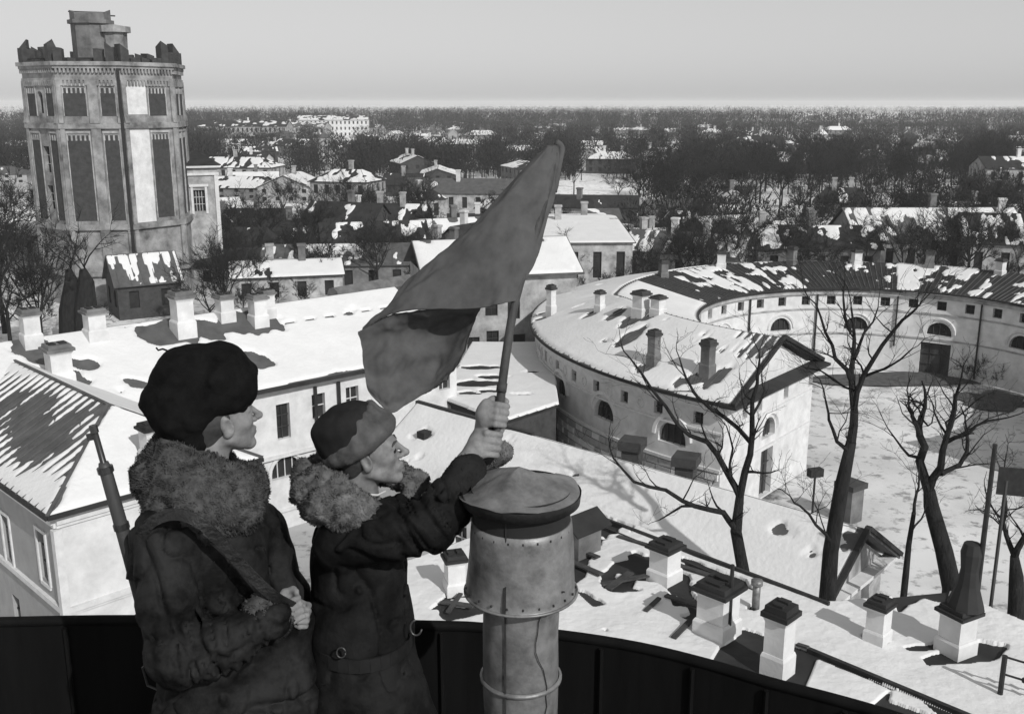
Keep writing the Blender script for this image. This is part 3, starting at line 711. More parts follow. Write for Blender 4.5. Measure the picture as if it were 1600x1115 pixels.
b = MB(); b.beam(ea1 + (0, 0, .06), ra1 + (0, 0, .06), .20, .16); b.beam(eb1 + (0, 0, .06), ra1 + (0, 0, .06), .20, .16); b.build('verge_board', roof_dark, hG)
MB().beam(ra0 + (0, 0, .02), ra0 + (ra1 - ra0) * .33 + (0, 0, .02), .22, .2).build('ridge_pipe', iron_black, hG)
nG = np.cross(np.append(Gd, 0), ra0 - ea0)
def onroofG(px, py): d = ray(px, py); o = np.array((0, 0, H)); return o + d * (nG @ (ea0 - o) / (nG @ d))
mc = []
for px, py, r, e in ((663, 680, .22, 1.5), (1222, 828, .16, 2), (1325, 838, .2, 1.2), (1262, 862, .07, 1), (1266, 868, .07, 1), (1318, 852, .14, 1), (1335, 850, .1, 2), (1300, 846, .06, 1), (900, 745, .05, 2)):
    p = onroofG(px, py); mc.append((p[0], p[1], r, e, -.7))
mG = holes_mask(mc)
snow_sheet('snow_cover', bil(ea0, ea1, ra1, ra0), 400, 60, .09, lambda X, Y: np.minimum(mG(X, Y), 1.6 - np.clip((X - 11.4) * 2.2, 0, 1.9) + .9 * fbm(X * 2, Y * 2, 5.)), hG)
snow_sheet('snow_cover', bil(eb0, eb1, ra1, ra0), 100, 20, .09, holes_mask([]), hG)
# roof ladder hatch
p = onroofG(663, 682); MB().box((p[0], p[1], p[2] - .1), (.5, .5, .38), -.73).build('roof_hatch', roof_dark, hG)

# ================================================================== ROOF D (the wing just below)
DZ = 11.3
hD = thing('lower_wing', 'snow-covered flat roof wing right below the parapet crowded with brick chimneys', 'house', (5, 20, 0))
Dpoly = [at(560, 905, DZ), at(905, 783, DZ), at(1171, 903, DZ), at(1283, 944, DZ), at(1480, 925, DZ), at(1690, 1010, DZ), at(1690, 1250, DZ), at(1200, 1300, DZ), at(600, 1180, DZ)]
Dp = [tuple(p[:2]) for p in Dpoly]
MB().prism(Dp, 0, DZ - .35).build('wall', plaster_grey, hD)
MB().prism(Dp, DZ - .345, DZ).build('roof', roof_dark, hD)
def DD(*pts): return [tuple(at(x, y, DZ)[:2]) for x, y in pts]
melts = [DD((1108, 1040), (1125, 1012), (1150, 998), (1158, 982), (1185, 990), (1275, 1022), (1290, 1040), (1268, 1050), (1262, 1068), (1258, 1092), (1390, 1108), (1440, 1300), (900, 1300)),
         DD((1277, 1023), (1400, 1079), (1640, 1175), (1640, 1300), (1300, 1300), (1360, 1103), (1391, 1080), (1268, 1036)),
         DD((940, 895), (960, 878), (1010, 868), (1045, 880), (1075, 900), (1085, 930), (1110, 955), (1100, 985), (1060, 965), (1050, 935), (1010, 925), (975, 930), (945, 930)),
         DD((882, 870), (905, 855), (925, 868), (915, 905), (895, 918)), DD((1010, 895), (1070, 900), (1085, 925), (1050, 930)),
         DD((893, 922), (915, 925), (948, 945), (925, 952)), DD((940, 805), (990, 825), (985, 840), (950, 845), (930, 860), (900, 850), (905, 820)),
         DD((1063, 868), (1160, 905), (1180, 925), (1140, 915), (1070, 885)),
         DD((1395, 912), (1480, 915), (1486, 950), (1440, 938), (1400, 962)), DD((1410, 1012), (1465, 1005), (1462, 1018), (1420, 1020)),
         DD((1440, 1030), (1475, 1018), (1530, 1003), (1580, 1012), (1565, 1035), (1500, 1040), (1450, 1042)),
         DD((1345, 993), (1390, 997), (1388, 1008), (1350, 1004)), DD((980, 868), (995, 862), (1012, 870), (1005, 888), (985, 890)),
         DD((670, 955), (700, 925), (740, 930), (760, 960), (740, 965), (700, 975)), DD((1175, 945), (1160, 955), (1180, 960)), DD((938, 985), (950, 985), (947, 992))]
patch = [DD((1276, 1031), (1389, 1079), (1362, 1103), (1258, 1076)), DD((1394, 1079), (1440, 1098), (1470, 1125), (1388, 1096))]
def maskD(X, Y):
    k = np.where(inpoly(X, Y, Dp), 1.0, -1.0); xx = X + .05 * fbm(X * 5, Y * 5, 1.); yy = Y + .05 * fbm(X * 5, Y * 5, 8.)
    for i, p in enumerate(melts):
        if i < 2: k = np.where(inpoly(X, Y, p), -1, k)
        else: k = np.where(inpoly(xx + .10 * fbm(X * 2, Y * 2, 4.), yy, p), -.5 + 2.6 * np.clip(fbm(X * 2.4, Y * 2.4, 3.), 0, 1) * (i in (2, 6, 13)), k)
    for p in patch: k = np.where(inpoly(X, Y, p), .9, k)
    return k
snow_sheet('snow_cover', bil((-5, 14, DZ), (14, 14, DZ), (14, 27, DZ), (-5, 27, DZ)), 620, 430, .055, maskD, hD, amp=.05, blur=3)
def sm(px, py, z=DZ): return at(px, py, z)
b = MB(); b.beam(sm(1262, 1018) + (0, 0, .05), sm(1655, 1182) + (0, 0, .05), .10, .10); b.build('roof_step', iron_black, hD)
b = MB(); b.beam(sm(932, 812) + (0, 0, .1), sm(1295, 950) + (0, 0, .1), .08, .10); b.beam(sm(936, 824) + (0, 0, .05), sm(1180, 928) + (0, 0, .05), .06, .08); b.build('eaves_rail', iron_black, hD)
for k in range(9):
    q = sm(932 + 40 * k, 812 + 15.2 * k); MB().beam(q + (0, 0, -.05), q + (0, 0, .1), .05).build('rail_bracket', iron_black, hD)
chD = [(1038, 906, .80, 1.15, .78, plaster), (1120, 990, .98, 1.42, .80, plaster), (1214, 1052, .66, 1.75, .80, plaster), (1370, 1003, .58, 1.15, .78, plaster), (1492, 1018, .78, 1.22, .5, plaster), (711, 925, .62, 1.15, .3, plaster)]
for (px, py, w, h, an, m_) in chD:
    p = sm(px, py); chimney(hD, p, w * .68, h * .82, an, m=m_, cap=roof_dark)
# tarred cowl on the chimney by the tall pole
p = sm(1500, 1018); MB().lathe([(.36, 1.0), (.33, 1.12), (.21, 1.5), (.17, 1.8), (.21, 2.15), (.16, 2.35), (.0, 2.4)], p, 10).build('chimney_cowl', roof_dark, hD)
p = sm(1180, 955); b = MB(); b.tube([p, p + (0, 0, .72)], .085, 10); b.lathe([(.085, .62), (.13, .64), (.13, .74), (0, .76)], p, 12); b.build('vent_pipe', metal_zinc, hD, True)
# little roof hood next to the big pipe
p = sm(905, 862); b = MB(); b.box((p[0], p[1], DZ - .05), (.8, .7, .75), .75); b.build('dormer_wall', brick_mid, hD)
b = MB(); u_ = np.array((math.cos(.75), math.sin(.75), 0)); v_ = np.array((-u_[1], u_[0], 0)); c_ = np.array((p[0], p[1], DZ + .72))
b.slab([c_ - u_ * .6 - v_ * .5, c_ + u_ * .62 - v_ * .5, c_ + u_ * .62 + (0, 0, .32), c_ - u_ * .6 + (0, 0, .32)], .04); b.slab([c_ - u_ * .6 + v_ * .5, c_ - u_ * .6 + (0, 0, .32), c_ + u_ * .62 + (0, 0, .32), c_ + u_ * .62 + v_ * .5], .04)
b.build('dormer_roof', roof_dark, hD)
# ================================================================== WATER TOWER
TWC = np.array((-46.0, 119.0)); TR = 8.5
tw_ = thing('water_tower', 'tall ruined octagonal brick water tower with broken battlements at the left', 'tower', (TWC[0], TWC[1], 0))
view = math.atan2(-TWC[1], -TWC[0])                      # from the tower towards the camera
def tcorner(k, r=TR): a = view + R(-80 + 45 * k); return TWC + r * np.array((math.cos(a), math.sin(a)))
def facet(k, r=TR):
    p = tcorner(k, r); q = tcorner(k + 1, r); d = (q - p); L_ = np.linalg.norm(d); return straight(p, d / L_), L_
def facetbox(b, sf, u0, u1, z0, z1, d, dd=0.0):
    b.hexa([sf(u0, z0, dd), sf(u1, z0, dd), sf(u1, z0, -d), sf(u0, z0, -d), sf(u0, z1, dd), sf(u1, z1, dd), sf(u1, z1, -d), sf(u0, z1, -d)])
zb = [0, 3.6, 8.5, 9.2, 19.2, 20.3, 23.6, 24.6, 26.2]
for k in range(8):
    sf, L_ = facet(k)
    hol = []
    if k in (0, 4): hol = [(L_ * .42, L_ * .60, 10.6, 13.2, 'rect', trim_white), (L_ * .42, L_ * .60, 14.6, 17.4, 'rect', trim_white), (L_ * .40, L_ * .56, 20.9, 23.2, 'arch', trim_white)]
    wall(sf, [0, L_], 0, 26.2, hol, sooty, tw_, depth=.5, pane='void')
    bands('cornice', sooty, tw_, sf, [(-d * .414, L_ + d * .414, z0, z1, d) for (z0, z1, d) in ((3.4, 3.8, .35), (8.5, 9.1, .35), (19.3, 19.9, .3), (24.3, 24.55, .12), (25.5, 25.795, .3), (25.8, 26.2, .5))])
    # piers
    for u in ([0, L_] if k != 1 else [0, L_ * .56, L_]):
        w = .5; x0, x1 = max(0, u - w), min(L_, u + w)
        v = []
        for z_, d_ in ((3.8, .28), (8.5, .28), (8.6, .22), (19.7, .22), (19.9, .40), (20.7, .22), (24.3, .20)): v += [sf(x0, z_, .01), sf(x1, z_, .01), sf(x1, z_, -d_), sf(x0, z_, -d_)]
        f = [(3, 2, 1, 0), (24, 25, 26, 27)]
        for q_ in range(6):
            for e_ in range(4): f.append((4 * q_ + e_, 4 * q_ + (e_ + 1) % 4, 4 * q_ + 4 + (e_ + 1) % 4, 4 * q_ + 4 + e_))
        MB().add(v, f).build('pier', sooty, tw_)
    # dark brick panels, recessed between the piers, with toothed heads
    if k == 1: pan = [(.62, L_ * .56 - .75), (L_ * .56 + .75, L_ - .62)]
    elif k == 2: pan = [(L_ * .50, L_ - 1.1)]
    elif k in (0, 4): pan = [(.7, L_ * .36), (L_ * .68, L_ - .7)]
    else: pan = [(.9, L_ * .45), (L_ * .55, L_ - .9)]
    for (u0, u1) in pan:
        for (z0, z1) in ((9.5, 18.6), (20.6, 23.5)):
            b = MB(); facetbox(b, sf, u0, u1, z0, z1, .03); po = b.build('brick_panel', brick_dark, tw_)
            fb = MB(); facetbox(fb, sf, u0 - .10, u0, z0, z1 + .25, .10); facetbox(fb, sf, u1, u1 + .10, z0, z1 + .25, .10)
            n = max(3, int((u1 - u0) / .38))
            for i in range(n + 1):
                u = u0 + (u1 - u0) * i / n; facetbox(fb, sf, max(u0, u - .09), min(u1, u + .09), z1 - .55, z1, .10)
            facetbox(fb, sf, u0 - .14, u1 + .14, z1 + .2, z1 + .45, .13)
            fb.build('toothed_frame', plaster_old, po)
    if k == 2: bands('plaster_strip', plaster, tw_, sf, [(.62, L_ * .46, 9.15, 19.25, .05), (.62, L_ * .46, 20.75, 24.2, .05)])
    # corbel table : small arches as dentils
    b = MB(); n = 16
    for i in range(n):
        u = L_ * (i + .5) / n; facetbox(b, sf, u - .12, u + .12, 23.75, 24.3, .2); facetbox(b, sf, u - .1, u + .1, 25.05, 25.5, .28)
    o_ = b.build('corbel_table', sooty, tw_); o_['kind'] = 'stuff'
    # broken battlements
    for i in range(5):
        h = rnd.choice((.3, .5, 1.2, 1.7, .8, .2)) if 0 < i < 4 else rnd.uniform(1.6, 2.2)
        u0, u1 = L_ * i / 5 + rnd.uniform(0, .2), L_ * (i + 1) / 5 - rnd.uniform(0, .5)
        b = MB(); p = [sf(u0, 26.2, .75), sf(u1, 26.2, .75), sf(u1, 26.2, -.25), sf(u0, 26.2, -.25)]
        q = [(x, y, z + h * rnd.uniform(.55, 1.15)) for x, y, z in p]; b.hexa(p + q); b.build('battlement', brick_dark, tw_)
sf, L_ = facet(1); b = MB(); b.tube([sf(L_ - .05, 25.5, -.45), sf(L_ - .05, 4, -.45)], .16, 6); b.build('drainpipe', iron_black, tw_)
b = MB(); b.prism([tuple(tcorner(k, TR - .3)) for k in range(8)], 26.1, 26.6); b.build('roof', roof_dark, tw_)
n8 = lambda r, z, c, n=8: [(c[0] + r * math.cos(2 * math.pi * k / n + .3), c[1] + r * math.sin(2 * math.pi * k / n + .3), z) for k in range(n)]
def ngon(b, c, r0, r1, z0, z1, n=8, jag=0.0):
    p = n8(r0, z0, c, n); q = [(x, y, z + rnd.uniform(-jag, jag)) for x, y, z in n8(r1, z1, c, n)]
    return b.add(p + q, [tuple(range(n - 1, -1, -1)), tuple(range(n, 2 * n))] + [(i, (i + 1) % n, n + (i + 1) % n, n + i) for i in range(n)])
tc = TWC + np.array((1.2, -2.5))
b = MB(); ngon(b, tc + (-1.2, 0), 2.1, 2.1, 26.5, 31.6, 8, .5); ngon(b, tc + (-1.2, 0), 2.4, 2.4, 30.3, 30.7); b.build('turret', brick_mid, tw_)
b = MB(); ngon(b, tc + (1.4, -.3), 1.2, 1.3, 26.5, 29.4); ngon(b, tc + (1.4, -.3), 1.7, 1.7, 29.4, 30.1, 8, .1); b.build('stair_turret', sooty, tw_)
MB().box((tc[0] - 1.5, tc[1], 31.5), (3.8, .3, .12), .4).build('broken_beam', roof_dark, tw_); MB().box((tc[0] + .2, tc[1] + .6, 31.2), (2.2, .3, .12), .8).build('broken_beam', roof_dark, tw_)
# annex at the right foot
an = thing('tower_annex', 'narrow pale annex with one tall dark window at the right foot of the tower', 'building', (-37, 128, 0))
ad = np.array((.93, .37)); ap0 = np.array(at(292, 400, 0)[:2]) * (122 / at(292, 400, 0)[1])
u0, z0 = onwall(312, 300, ap0, ad); sA = straight(ap0, ad)
b_ = onwall(313, 330, ap0, ad); t_ = onwall(313, 297, ap0, ad); top = onwall(315, 262, ap0, ad)[1]; w_an = onwall(342, 300, ap0, ad)[0]
wall(sA, [0, w_an], 0, top, [(b_[0] - .65, b_[0] + .65, b_[1], t_[1], 'rect', trim_white)], plaster_old, an, depth=.4, pane='void')
b = MB(); P_ = [sA(0, 0, 0), sA(w_an, 0, 0), sA(w_an, 0, 7), sA(0, 0, 7)]
for i in (1, 2, 3): p, r = P_[i], P_[(i + 1) % 4]; b.add([p, r, (r[0], r[1], top), (p[0], p[1], top)], [(0, 1, 2, 3)])
b.build('wall', brick_mid, an)
b = MB(); facetbox(b, sA, -.3, w_an + .3, top, top + .35, .45, 7.3); b.build('cornice', trim_white, an)
bands('cornice', trim_white, an, sA, [(-.1, w_an + .1, top - .9, top - .6, .2), (b_[0] - 1.1, b_[0] + 1.1, t_[1] + .4, t_[1] + .7, .2)])
bands('pilaster', trim_white, an, sA, [(0, .45, 0, top - .9, .15), (w_an - .45, w_an, 0, top - .9, .15), (b_[0] - .95, b_[0] - .68, b_[1] - .3, t_[1] + .4, .12), (b_[0] + .68, b_[0] + .95, b_[1] - .3, t_[1] + .4, .12)])
b = MB(); b.slab([sA(-.4, top + .36, -.5), sA(w_an + .4, top + .36, -.5), sA(w_an / 2, top + 1.9, 3.5)], .1); b.slab([sA(w_an + .4, top + .36, -.5), sA(w_an + .4, top + .36, 7.4), sA(w_an / 2, top + 1.9, 3.5)], .1); b.slab([sA(w_an + .4, top + .36, 7.4), sA(-.4, top + .36, 7.4), sA(w_an / 2, top + 1.9, 3.5)], .1); b.slab([sA(-.4, top + .36, 7.4), sA(-.4, top + .36, -.5), sA(w_an / 2, top + 1.9, 3.5)], .1)
b.build('roof', roof_dark, an)

# ================================================================== HOUSES OF THE TOWN
def house(name, label, px, py, L_, Wd, ang, eave, rise, wm, rm, cover, cat='house', group=None, rows=2, seed=0, base_z=0.0, snowm=None, chims=1, winw=1.0, hip=0.0, bays=None, world=None, streak=0.0):
    c = np.array(world) if world is not None else at(px, py, 0)[:2]
    t = thing(name, label, cat, (c[0], c[1], base_z), group); di = np.array((math.cos(ang), math.sin(ang))); nn = np.array((-di[1], di[0]))
    cr = [c - di * L_ / 2 - nn * Wd / 2, c + di * L_ / 2 - nn * Wd / 2, c + di * L_ / 2 + nn * Wd / 2, c - di * L_ / 2 + nn * Wd / 2]
    st = eave / rows
    for i in range(4):
        p, q = cr[i], cr[(i + 1) % 4]; d = q - p; LL = np.linalg.norm(d); d = d / LL; sf = straight(p, d)
        nrm = np.array((d[1], -d[0]))
        if nrm @ (-c) < 0.0 : b = MB(); b.add([(p[0], p[1], 0), (q[0], q[1], 0), (q[0], q[1], eave), (p[0], p[1], eave)], [(0, 1, 2, 3)]); b.build('wall', wm, t); continue
        n = max(1, int(LL / (bays or 2.6))); hol = []
        for r in range(rows):
            for k in range(n):
                u = LL * (k + .5) / n; hol.append((u - .5 * winw, u + .5 * winw, r * st + .32 * st, r * st + .82 * st, 'rect'))
        wall(sf, [0, LL], 0, eave, hol, wm, t, depth=.25, bars=False, pane='void')
    o = .35; E_ = lambda su, sn, z, k=0: np.append(c + di * su * (L_ / 2 + o - k) + nn * sn * (Wd / 2 + o), z)
    hp = hip * Wd / 2
    r0_ = np.append(c - di * (L_ / 2 + o - hp), eave + rise); r1_ = np.append(c + di * (L_ / 2 + o - hp), eave + rise)
    a_, b__, c_, d_ = E_(-1, -1, eave), E_(1, -1, eave), E_(1, 1, eave), E_(-1, 1, eave)
    b = MB(); b.slab([a_, b__, r1_, r0_], .12); b.slab([c_, d_, r0_, r1_], .12)
    if hip > 0: b.slab([b__, c_, r1_], .12); b.slab([d_, a_, r0_], .12)
    ro = b.build('roof', rm, t)
    if hip == 0:
        g = MB(); g.add([(*cr[1], eave), (*cr[2], eave), (*(c + di * L_ / 2), eave + rise * .93)], [(0, 1, 2)]).build('gable', wm, t); MB().add([(*cr[3], eave), (*cr[0], eave), (*(c - di * L_ / 2), eave + rise * .93)], [(0, 1, 2)]).build('gable', wm, t)
    cv = cover
    res = max(.22, L_ / 75)
    def mk(X, Y):
        k = (cv - .5) * 1.6 + 1.3 * fbm(X * .25 + seed, Y * .25, seed * 1.7) + 1.2 * fbm(((X - c[0]) * di[0] + (Y - c[1]) * di[1]) * 1.5 + seed, ((X - c[0]) * nn[0] + (Y - c[1]) * nn[1]) * .45, seed * 1.7)
        if streak: k = k + streak * .5 * np.sin(((X - c[0]) * di[0] + (Y - c[1]) * di[1]) * 2 * math.pi / 1.1)
        return k
    nu = int(L_ / res) + 4; nv = int(Wd / 2 / res * 1.3) + 5
    if cover > 0:
        snow_sheet('snow_cover', bil(a_, b__, r1_, r0_), nu, nv, .12, mk, t, m=snowm)
        snow_sheet('snow_cover', bil(d_, c_, r1_, r0_), nu, nv, .12, mk, t, m=snowm)
        if hip > 0: snow_sheet('snow_cover', bil(b__, c_, r1_, r1_), nv, nv, .12, mk, t, m=snowm); snow_sheet('snow_cover', bil(d_, a_, r0_, r0_), nv, nv, .12, mk, t, m=snowm)
    if streak:
        for k in range(int(L_ / 1.1)):
            p = a_ + (b__ - a_) * (k + .5) * 1.1 / L_; q = r0_ + (r1_ - r0_) * (k + .5) * 1.1 / L_; MB().beam(p + (0, 0, .03), q + (0, 0, .03), .06, .08).build('roof_seam', rm, ro)
    for k in range(chims):
        u = (k + .5) / chims - .5 + rnd.uniform(-.08, .08); p = c + di * L_ * .7 * u + nn * rnd.uniform(-.1, .1) * Wd
        cb = MB(); cb.box((p[0], p[1], eave + rise * .6), (.8, .8, rise * .4 + 1.5), ang); cb.box((p[0], p[1], eave + rise + 1.501), (1.0, 1.0, .25), ang); cb.build('chimney', rnd.choice((plaster_old, brick_mid, plaster)), ro)
    return t
# named houses one can pick out
house('manor_house', 'two-storey house with snowy roof and rows of dark windows, left of the flag', 546, 334, 12, 10, -.28, 6.8, 2.2, plaster_old, roof_dark, .62, rows=2, seed=1, hip=.7, bays=2.1)
house('long_barrack', 'long low pale house with grey roof just above the flag edge', 722, 332, 22, 10, -.12, 4.4, 2.6, plaster_old, roof_iron, .12, rows=1, seed=2, bays=2.7)
house('pale_villa', 'pale house with pedimented front among trees right of the tower annex', 372, 296, 22, 12, -.1, 6.0, 2.4, plaster_old, roof_dark, .5, rows=2, seed=3, hip=.8)
house('pale_villa', 'low snow-roofed outbuilding left of the pale villa behind the annex', 398, 302, 12, 8, .2, 3.4, 2.0, plaster_grey, roof_dark, .85, rows=1, seed=31)
house('town_block', 'big pale three-storey block in the far middle of the town', 522, 214, 46, 20, .1, 11, 3, plaster, roof_dark, .5, rows=3, seed=4, snowm=snow_far)
house('town_block', 'grey block left of the big pale block in the far town', 383, 222, 52, 18, 0, 9, 3, plaster_old, roof_dark, .4, rows=2, seed=5, snowm=snow_far)
house('town_block', 'pale long block between the two far blocks of the town', 455, 216, 48, 18, -.1, 7, 3, plaster_old, roof_iron, .5, rows=2, seed=6, snowm=snow_far)
house('domed_hall', 'dark hall with low roof and snow-edged ridge in the right middle distance', 1185, 262, 30, 20, .0, 7, 4, brick_dark, roof_dark, .18, rows=2, seed=7, hip=1)
house('garden_pavilion', 'small pale pavilion with pediment and dark openings above the round building', 940, 392, 4.4, 5, .1, 5.2, 1.3, plaster_old, roof_iron, .3, rows=2, seed=8, chims=0, bays=1.5)
house('long_dark_shed', 'long dark low shed with snow strip left of the pavilion', 905, 345, 22, 7, -.12, 3.0, 2.0, brick_dark, roof_dark, .15, rows=1, seed=9, chims=0)
house('yellow_cottage', 'low cottage with snowy roof beneath the dark trees right of centre', 1235, 392, 16, 7, -.03, 3.6, 1.5, plaster_old, roof_iron, .7, rows=1, seed=10)
house('white_stable_wing', 'wing with streaked snow roof at the right behind the courtyard', 1440, 428, 22, 12, .02, 5.2, 3.6, plaster_grey, roof_iron, .58, rows=1, seed=11, streak=.35)
house('white_stable_wing', 'dark-roofed wing at the right frame edge with snow streaks', 1590, 440, 15, 12, -.25, 5.4, 3.2, plaster_old, roof_dark, .38, rows=1, seed=12, streak=.4, chims=2)
house('right_villa', 'grey villa with pale upper wall at the right frame edge among trees', 1585, 312, 18, 12, -.1, 7.5, 2.5, plaster_old, roof_dark, .5, rows=2, seed=13)
house('yard_building', 'low building with streaked iron roof left behind the round courtyard', 1075, 438, 15, 9, -.45, 4.0, 2.2, plaster_old, roof_iron, .35, rows=1, seed=14, streak=.35, chims=2)
house('yard_building', 'dark-roofed low building behind the arcaded courtyard wall', 1230, 436, 20, 10, -.05, 4.6, 2.4, brick_mid, roof_dark, .35, rows=1, seed=15, chims=2)
house('yard_building', 'small snow-roofed house between round building and garden pavilion', 975, 430, 11, 8, .3, 4.0, 1.8, plaster_old, roof_dark, .8, rows=1, seed=16, chims=2)
house('yard_building', 'square pale lodge with flat snowy top behind the round building', 1015, 408, 5.0, 5, .1, 4.2, .5, plaster, roof_dark, .9, rows=1, seed=17, chims=1)
house('yard_building', 'broad flat snow-roofed hall touching the far side of the round building', 893, 428, 11, 30, .05, 6.2, 1.4, plaster_old, roof_iron, .98, rows=1, seed=18, chims=2)
house('dark_roofed_barn', 'barn with charred steep roof and snow lines, left of the flag', 545, 388, 12, 9, -.35, 3.6, 3.6, brick_dark, roof_dark, .36, rows=1, seed=19, chims=1)
house('dark_roofed_barn', 'second charred roof with a snowy ridge touching the flag edge', 615, 385, 11, 8, -.15, 3.4, 3.4, brick_dark, roof_dark, .4, rows=1, seed=20, chims=2)
house('dark_roofed_barn', 'wide charred roof lying in front of the two smaller barns', 585, 418, 14, 8, .25, 3.2, 3.2, brick_dark, roof_dark, .22, rows=1, seed=21, chims=0)
house('dark_roofed_barn', 'low burnt barn with dark roof right of the tower foot', 455, 398, 15, 8, .02, 3.0, 2.4, brick_dark, roof_dark, .25, rows=1, seed=22, chims=1)
house('sheds', 'long low shed with streaked grey roof left of the flag', 530, 452, 17, 8, .1, 3.6, 2.0, brick_mid, roof_iron, .4, rows=1, seed=23, chims=0, streak=.3)
house('snowy_hut', 'small hut with steep striped roof in front of the tower foot', 228, 488, 6.5, 6.0, .55, 3.6, 2.9, brick_dark, roof_iron, .42, rows=1, seed=24, chims=0, streak=.8)
house('outbuilding', 'low pale outbuilding at the left frame edge behind the trees', 20, 400, 14, 7, -.2, 3.5, 1.8, plaster_grey, roof_dark, .8, rows=1, seed=25)
house('outbuilding', 'snow-roofed shed behind the chimneys right of the tower', 450, 470, 12, 7, .25, 3.4, 1.4, plaster_old, roof_dark, .9, rows=1, seed=26, chims=2)
# timber lying across a roof left of the flag
b = MB(); b.tube([at(520, 462, 5.5), at(640, 440, 5.5)], .75, 8); o = b.build('fallen_drainpipe', brick_mid, None, org=tuple(at(520, 462, 5.5))); tag(o, 'thick rusty pipe lying level behind the left edge of the flag', 'pipe')
for (a_, z_) in ((at(535, 462, 0), 4.8), (at(625, 444, 0), 4.8)): pass
b = MB(); b.beam(at(505, 474, 9.5), at(553, 505, 9.3), .35, .3); b.beam(at(508, 474, 9.5) + (0, 0, -.9), at(508, 474, 9.5) + (0, 0, .1), .2); o = b.build('roof_beam', roof_dark, None, org=tuple(at(505, 474, 9.0))); tag(o, 'dark beam slanting down onto the long snow roof left of the flag', 'beam')
# small yards and sheds crowding the middle ground, each with its own mix of wall, roof and snow
hr = random.Random(5); placed = []
def side(px):
    return 'left of the tower' if px < 60 else ('right of the tower' if px < 430 else ('left of the flag' if px < 640 else ('behind the flag' if px < 870 else ('above the round building' if px < 1060 else ('behind the courtyard wall' if px < 1330 else 'by the right edge')))))
WN = {'pale_plaster': 'pale', 'stained_plaster': 'stained', 'grey_plaster': 'grey', 'weathered_brick': 'brick', 'pale_trim': 'white', 'dark_brick': 'blackened'}
def town(px, py, c, i, big, where, grp, nm):
    L_ = (hr.uniform(6, 13) if not big else hr.uniform(9, 18)); wm = hr.choice((plaster, plaster_old, plaster_grey, brick_mid, brick_dark)); cv = hr.choice((.15, .35, .5, .7, .85)); hp = hr.choice((0, 0, .8)); ch = hr.choice((0, 1, 1, 2))
    lab = '%s %s, %s %s, %s, %s' % (WN[wm.name], nm.replace('_', ' '), ('bare dark', 'patchy dark', 'half-snowed', 'snowy', 'fully snowed')[(.15, .35, .5, .7, .85).index(cv)], 'hipped roof' if hp else 'gabled roof', ('no chimney', 'one chimney', 'two chimneys')[ch], side(px))
    house(nm, lab + where, 0, 0, L_, L_ * hr.uniform(.5, .8), hr.uniform(-.6, .6) + hr.choice((0, 0, 1.57)), hr.choice((2.8, 3.4, 4.6)), hr.uniform(1.4, 3.0), wm, hr.choice((roof_dark, roof_dark, roof_iron)), cv, group=grp, rows=1 if L_ < 14 else 2, seed=i + 40, world=(c[0], c[1]), snowm=snow_far if big else snow, chims=ch, bays=3.0, hip=hp)
occ0 = [(o.location.x, o.location.y) for o in C.objects if o.type == 'EMPTY' and o.get('category') == 'house']
n_ = 0
for i in range(900):
    px = hr.uniform(330, 1640); py = hr.uniform(345, 452)
    c = at(px, py, 0)
    if math.hypot(c[0] - 27, c[1] - 70) < 33 or (abs(c[0] - 1) < 12 and c[1] < 108) or c[1] < 96: continue
    if any(math.hypot(c[0] - q[0], c[1] - q[1]) < 11 for q in placed) or any(math.hypot(c[0] - q[0], c[1] - q[1]) < 12 for q in occ0): continue
    if 350 < px < 560 and py < 372: continue
    if px > 985 and py < 385 and hr.random() < .6: continue
    placed.append(c[:2]); town(px, py, c, i, False, '', 'small sheds and houses of the middle ground', 'shed'); n_ += 1
    if n_ >= 46: break
placed_mid = placed; placed = []
for i in range(420):
    px = hr.uniform(-20, 1620); py = hr.choice((hr.uniform(172, 200), hr.uniform(180, 250), hr.uniform(200, 320)))
    if 30 < px < 350 and py > 170: continue
    if px > 1000 and py > 270: continue
    if py < 178 and px > 1150: continue
    c = at(px, py, 0); D_ = c[1]
    if any(math.hypot(c[0] - q[0], c[1] - q[1]) < 17 for q in placed): continue
    placed.append(c[:2]); town(px, py, c, i + 1000, True, ', far off' if D_ > 500 else ', in the town', 'small houses of the distant town', 'town_house')
    if len(placed) > 125: break

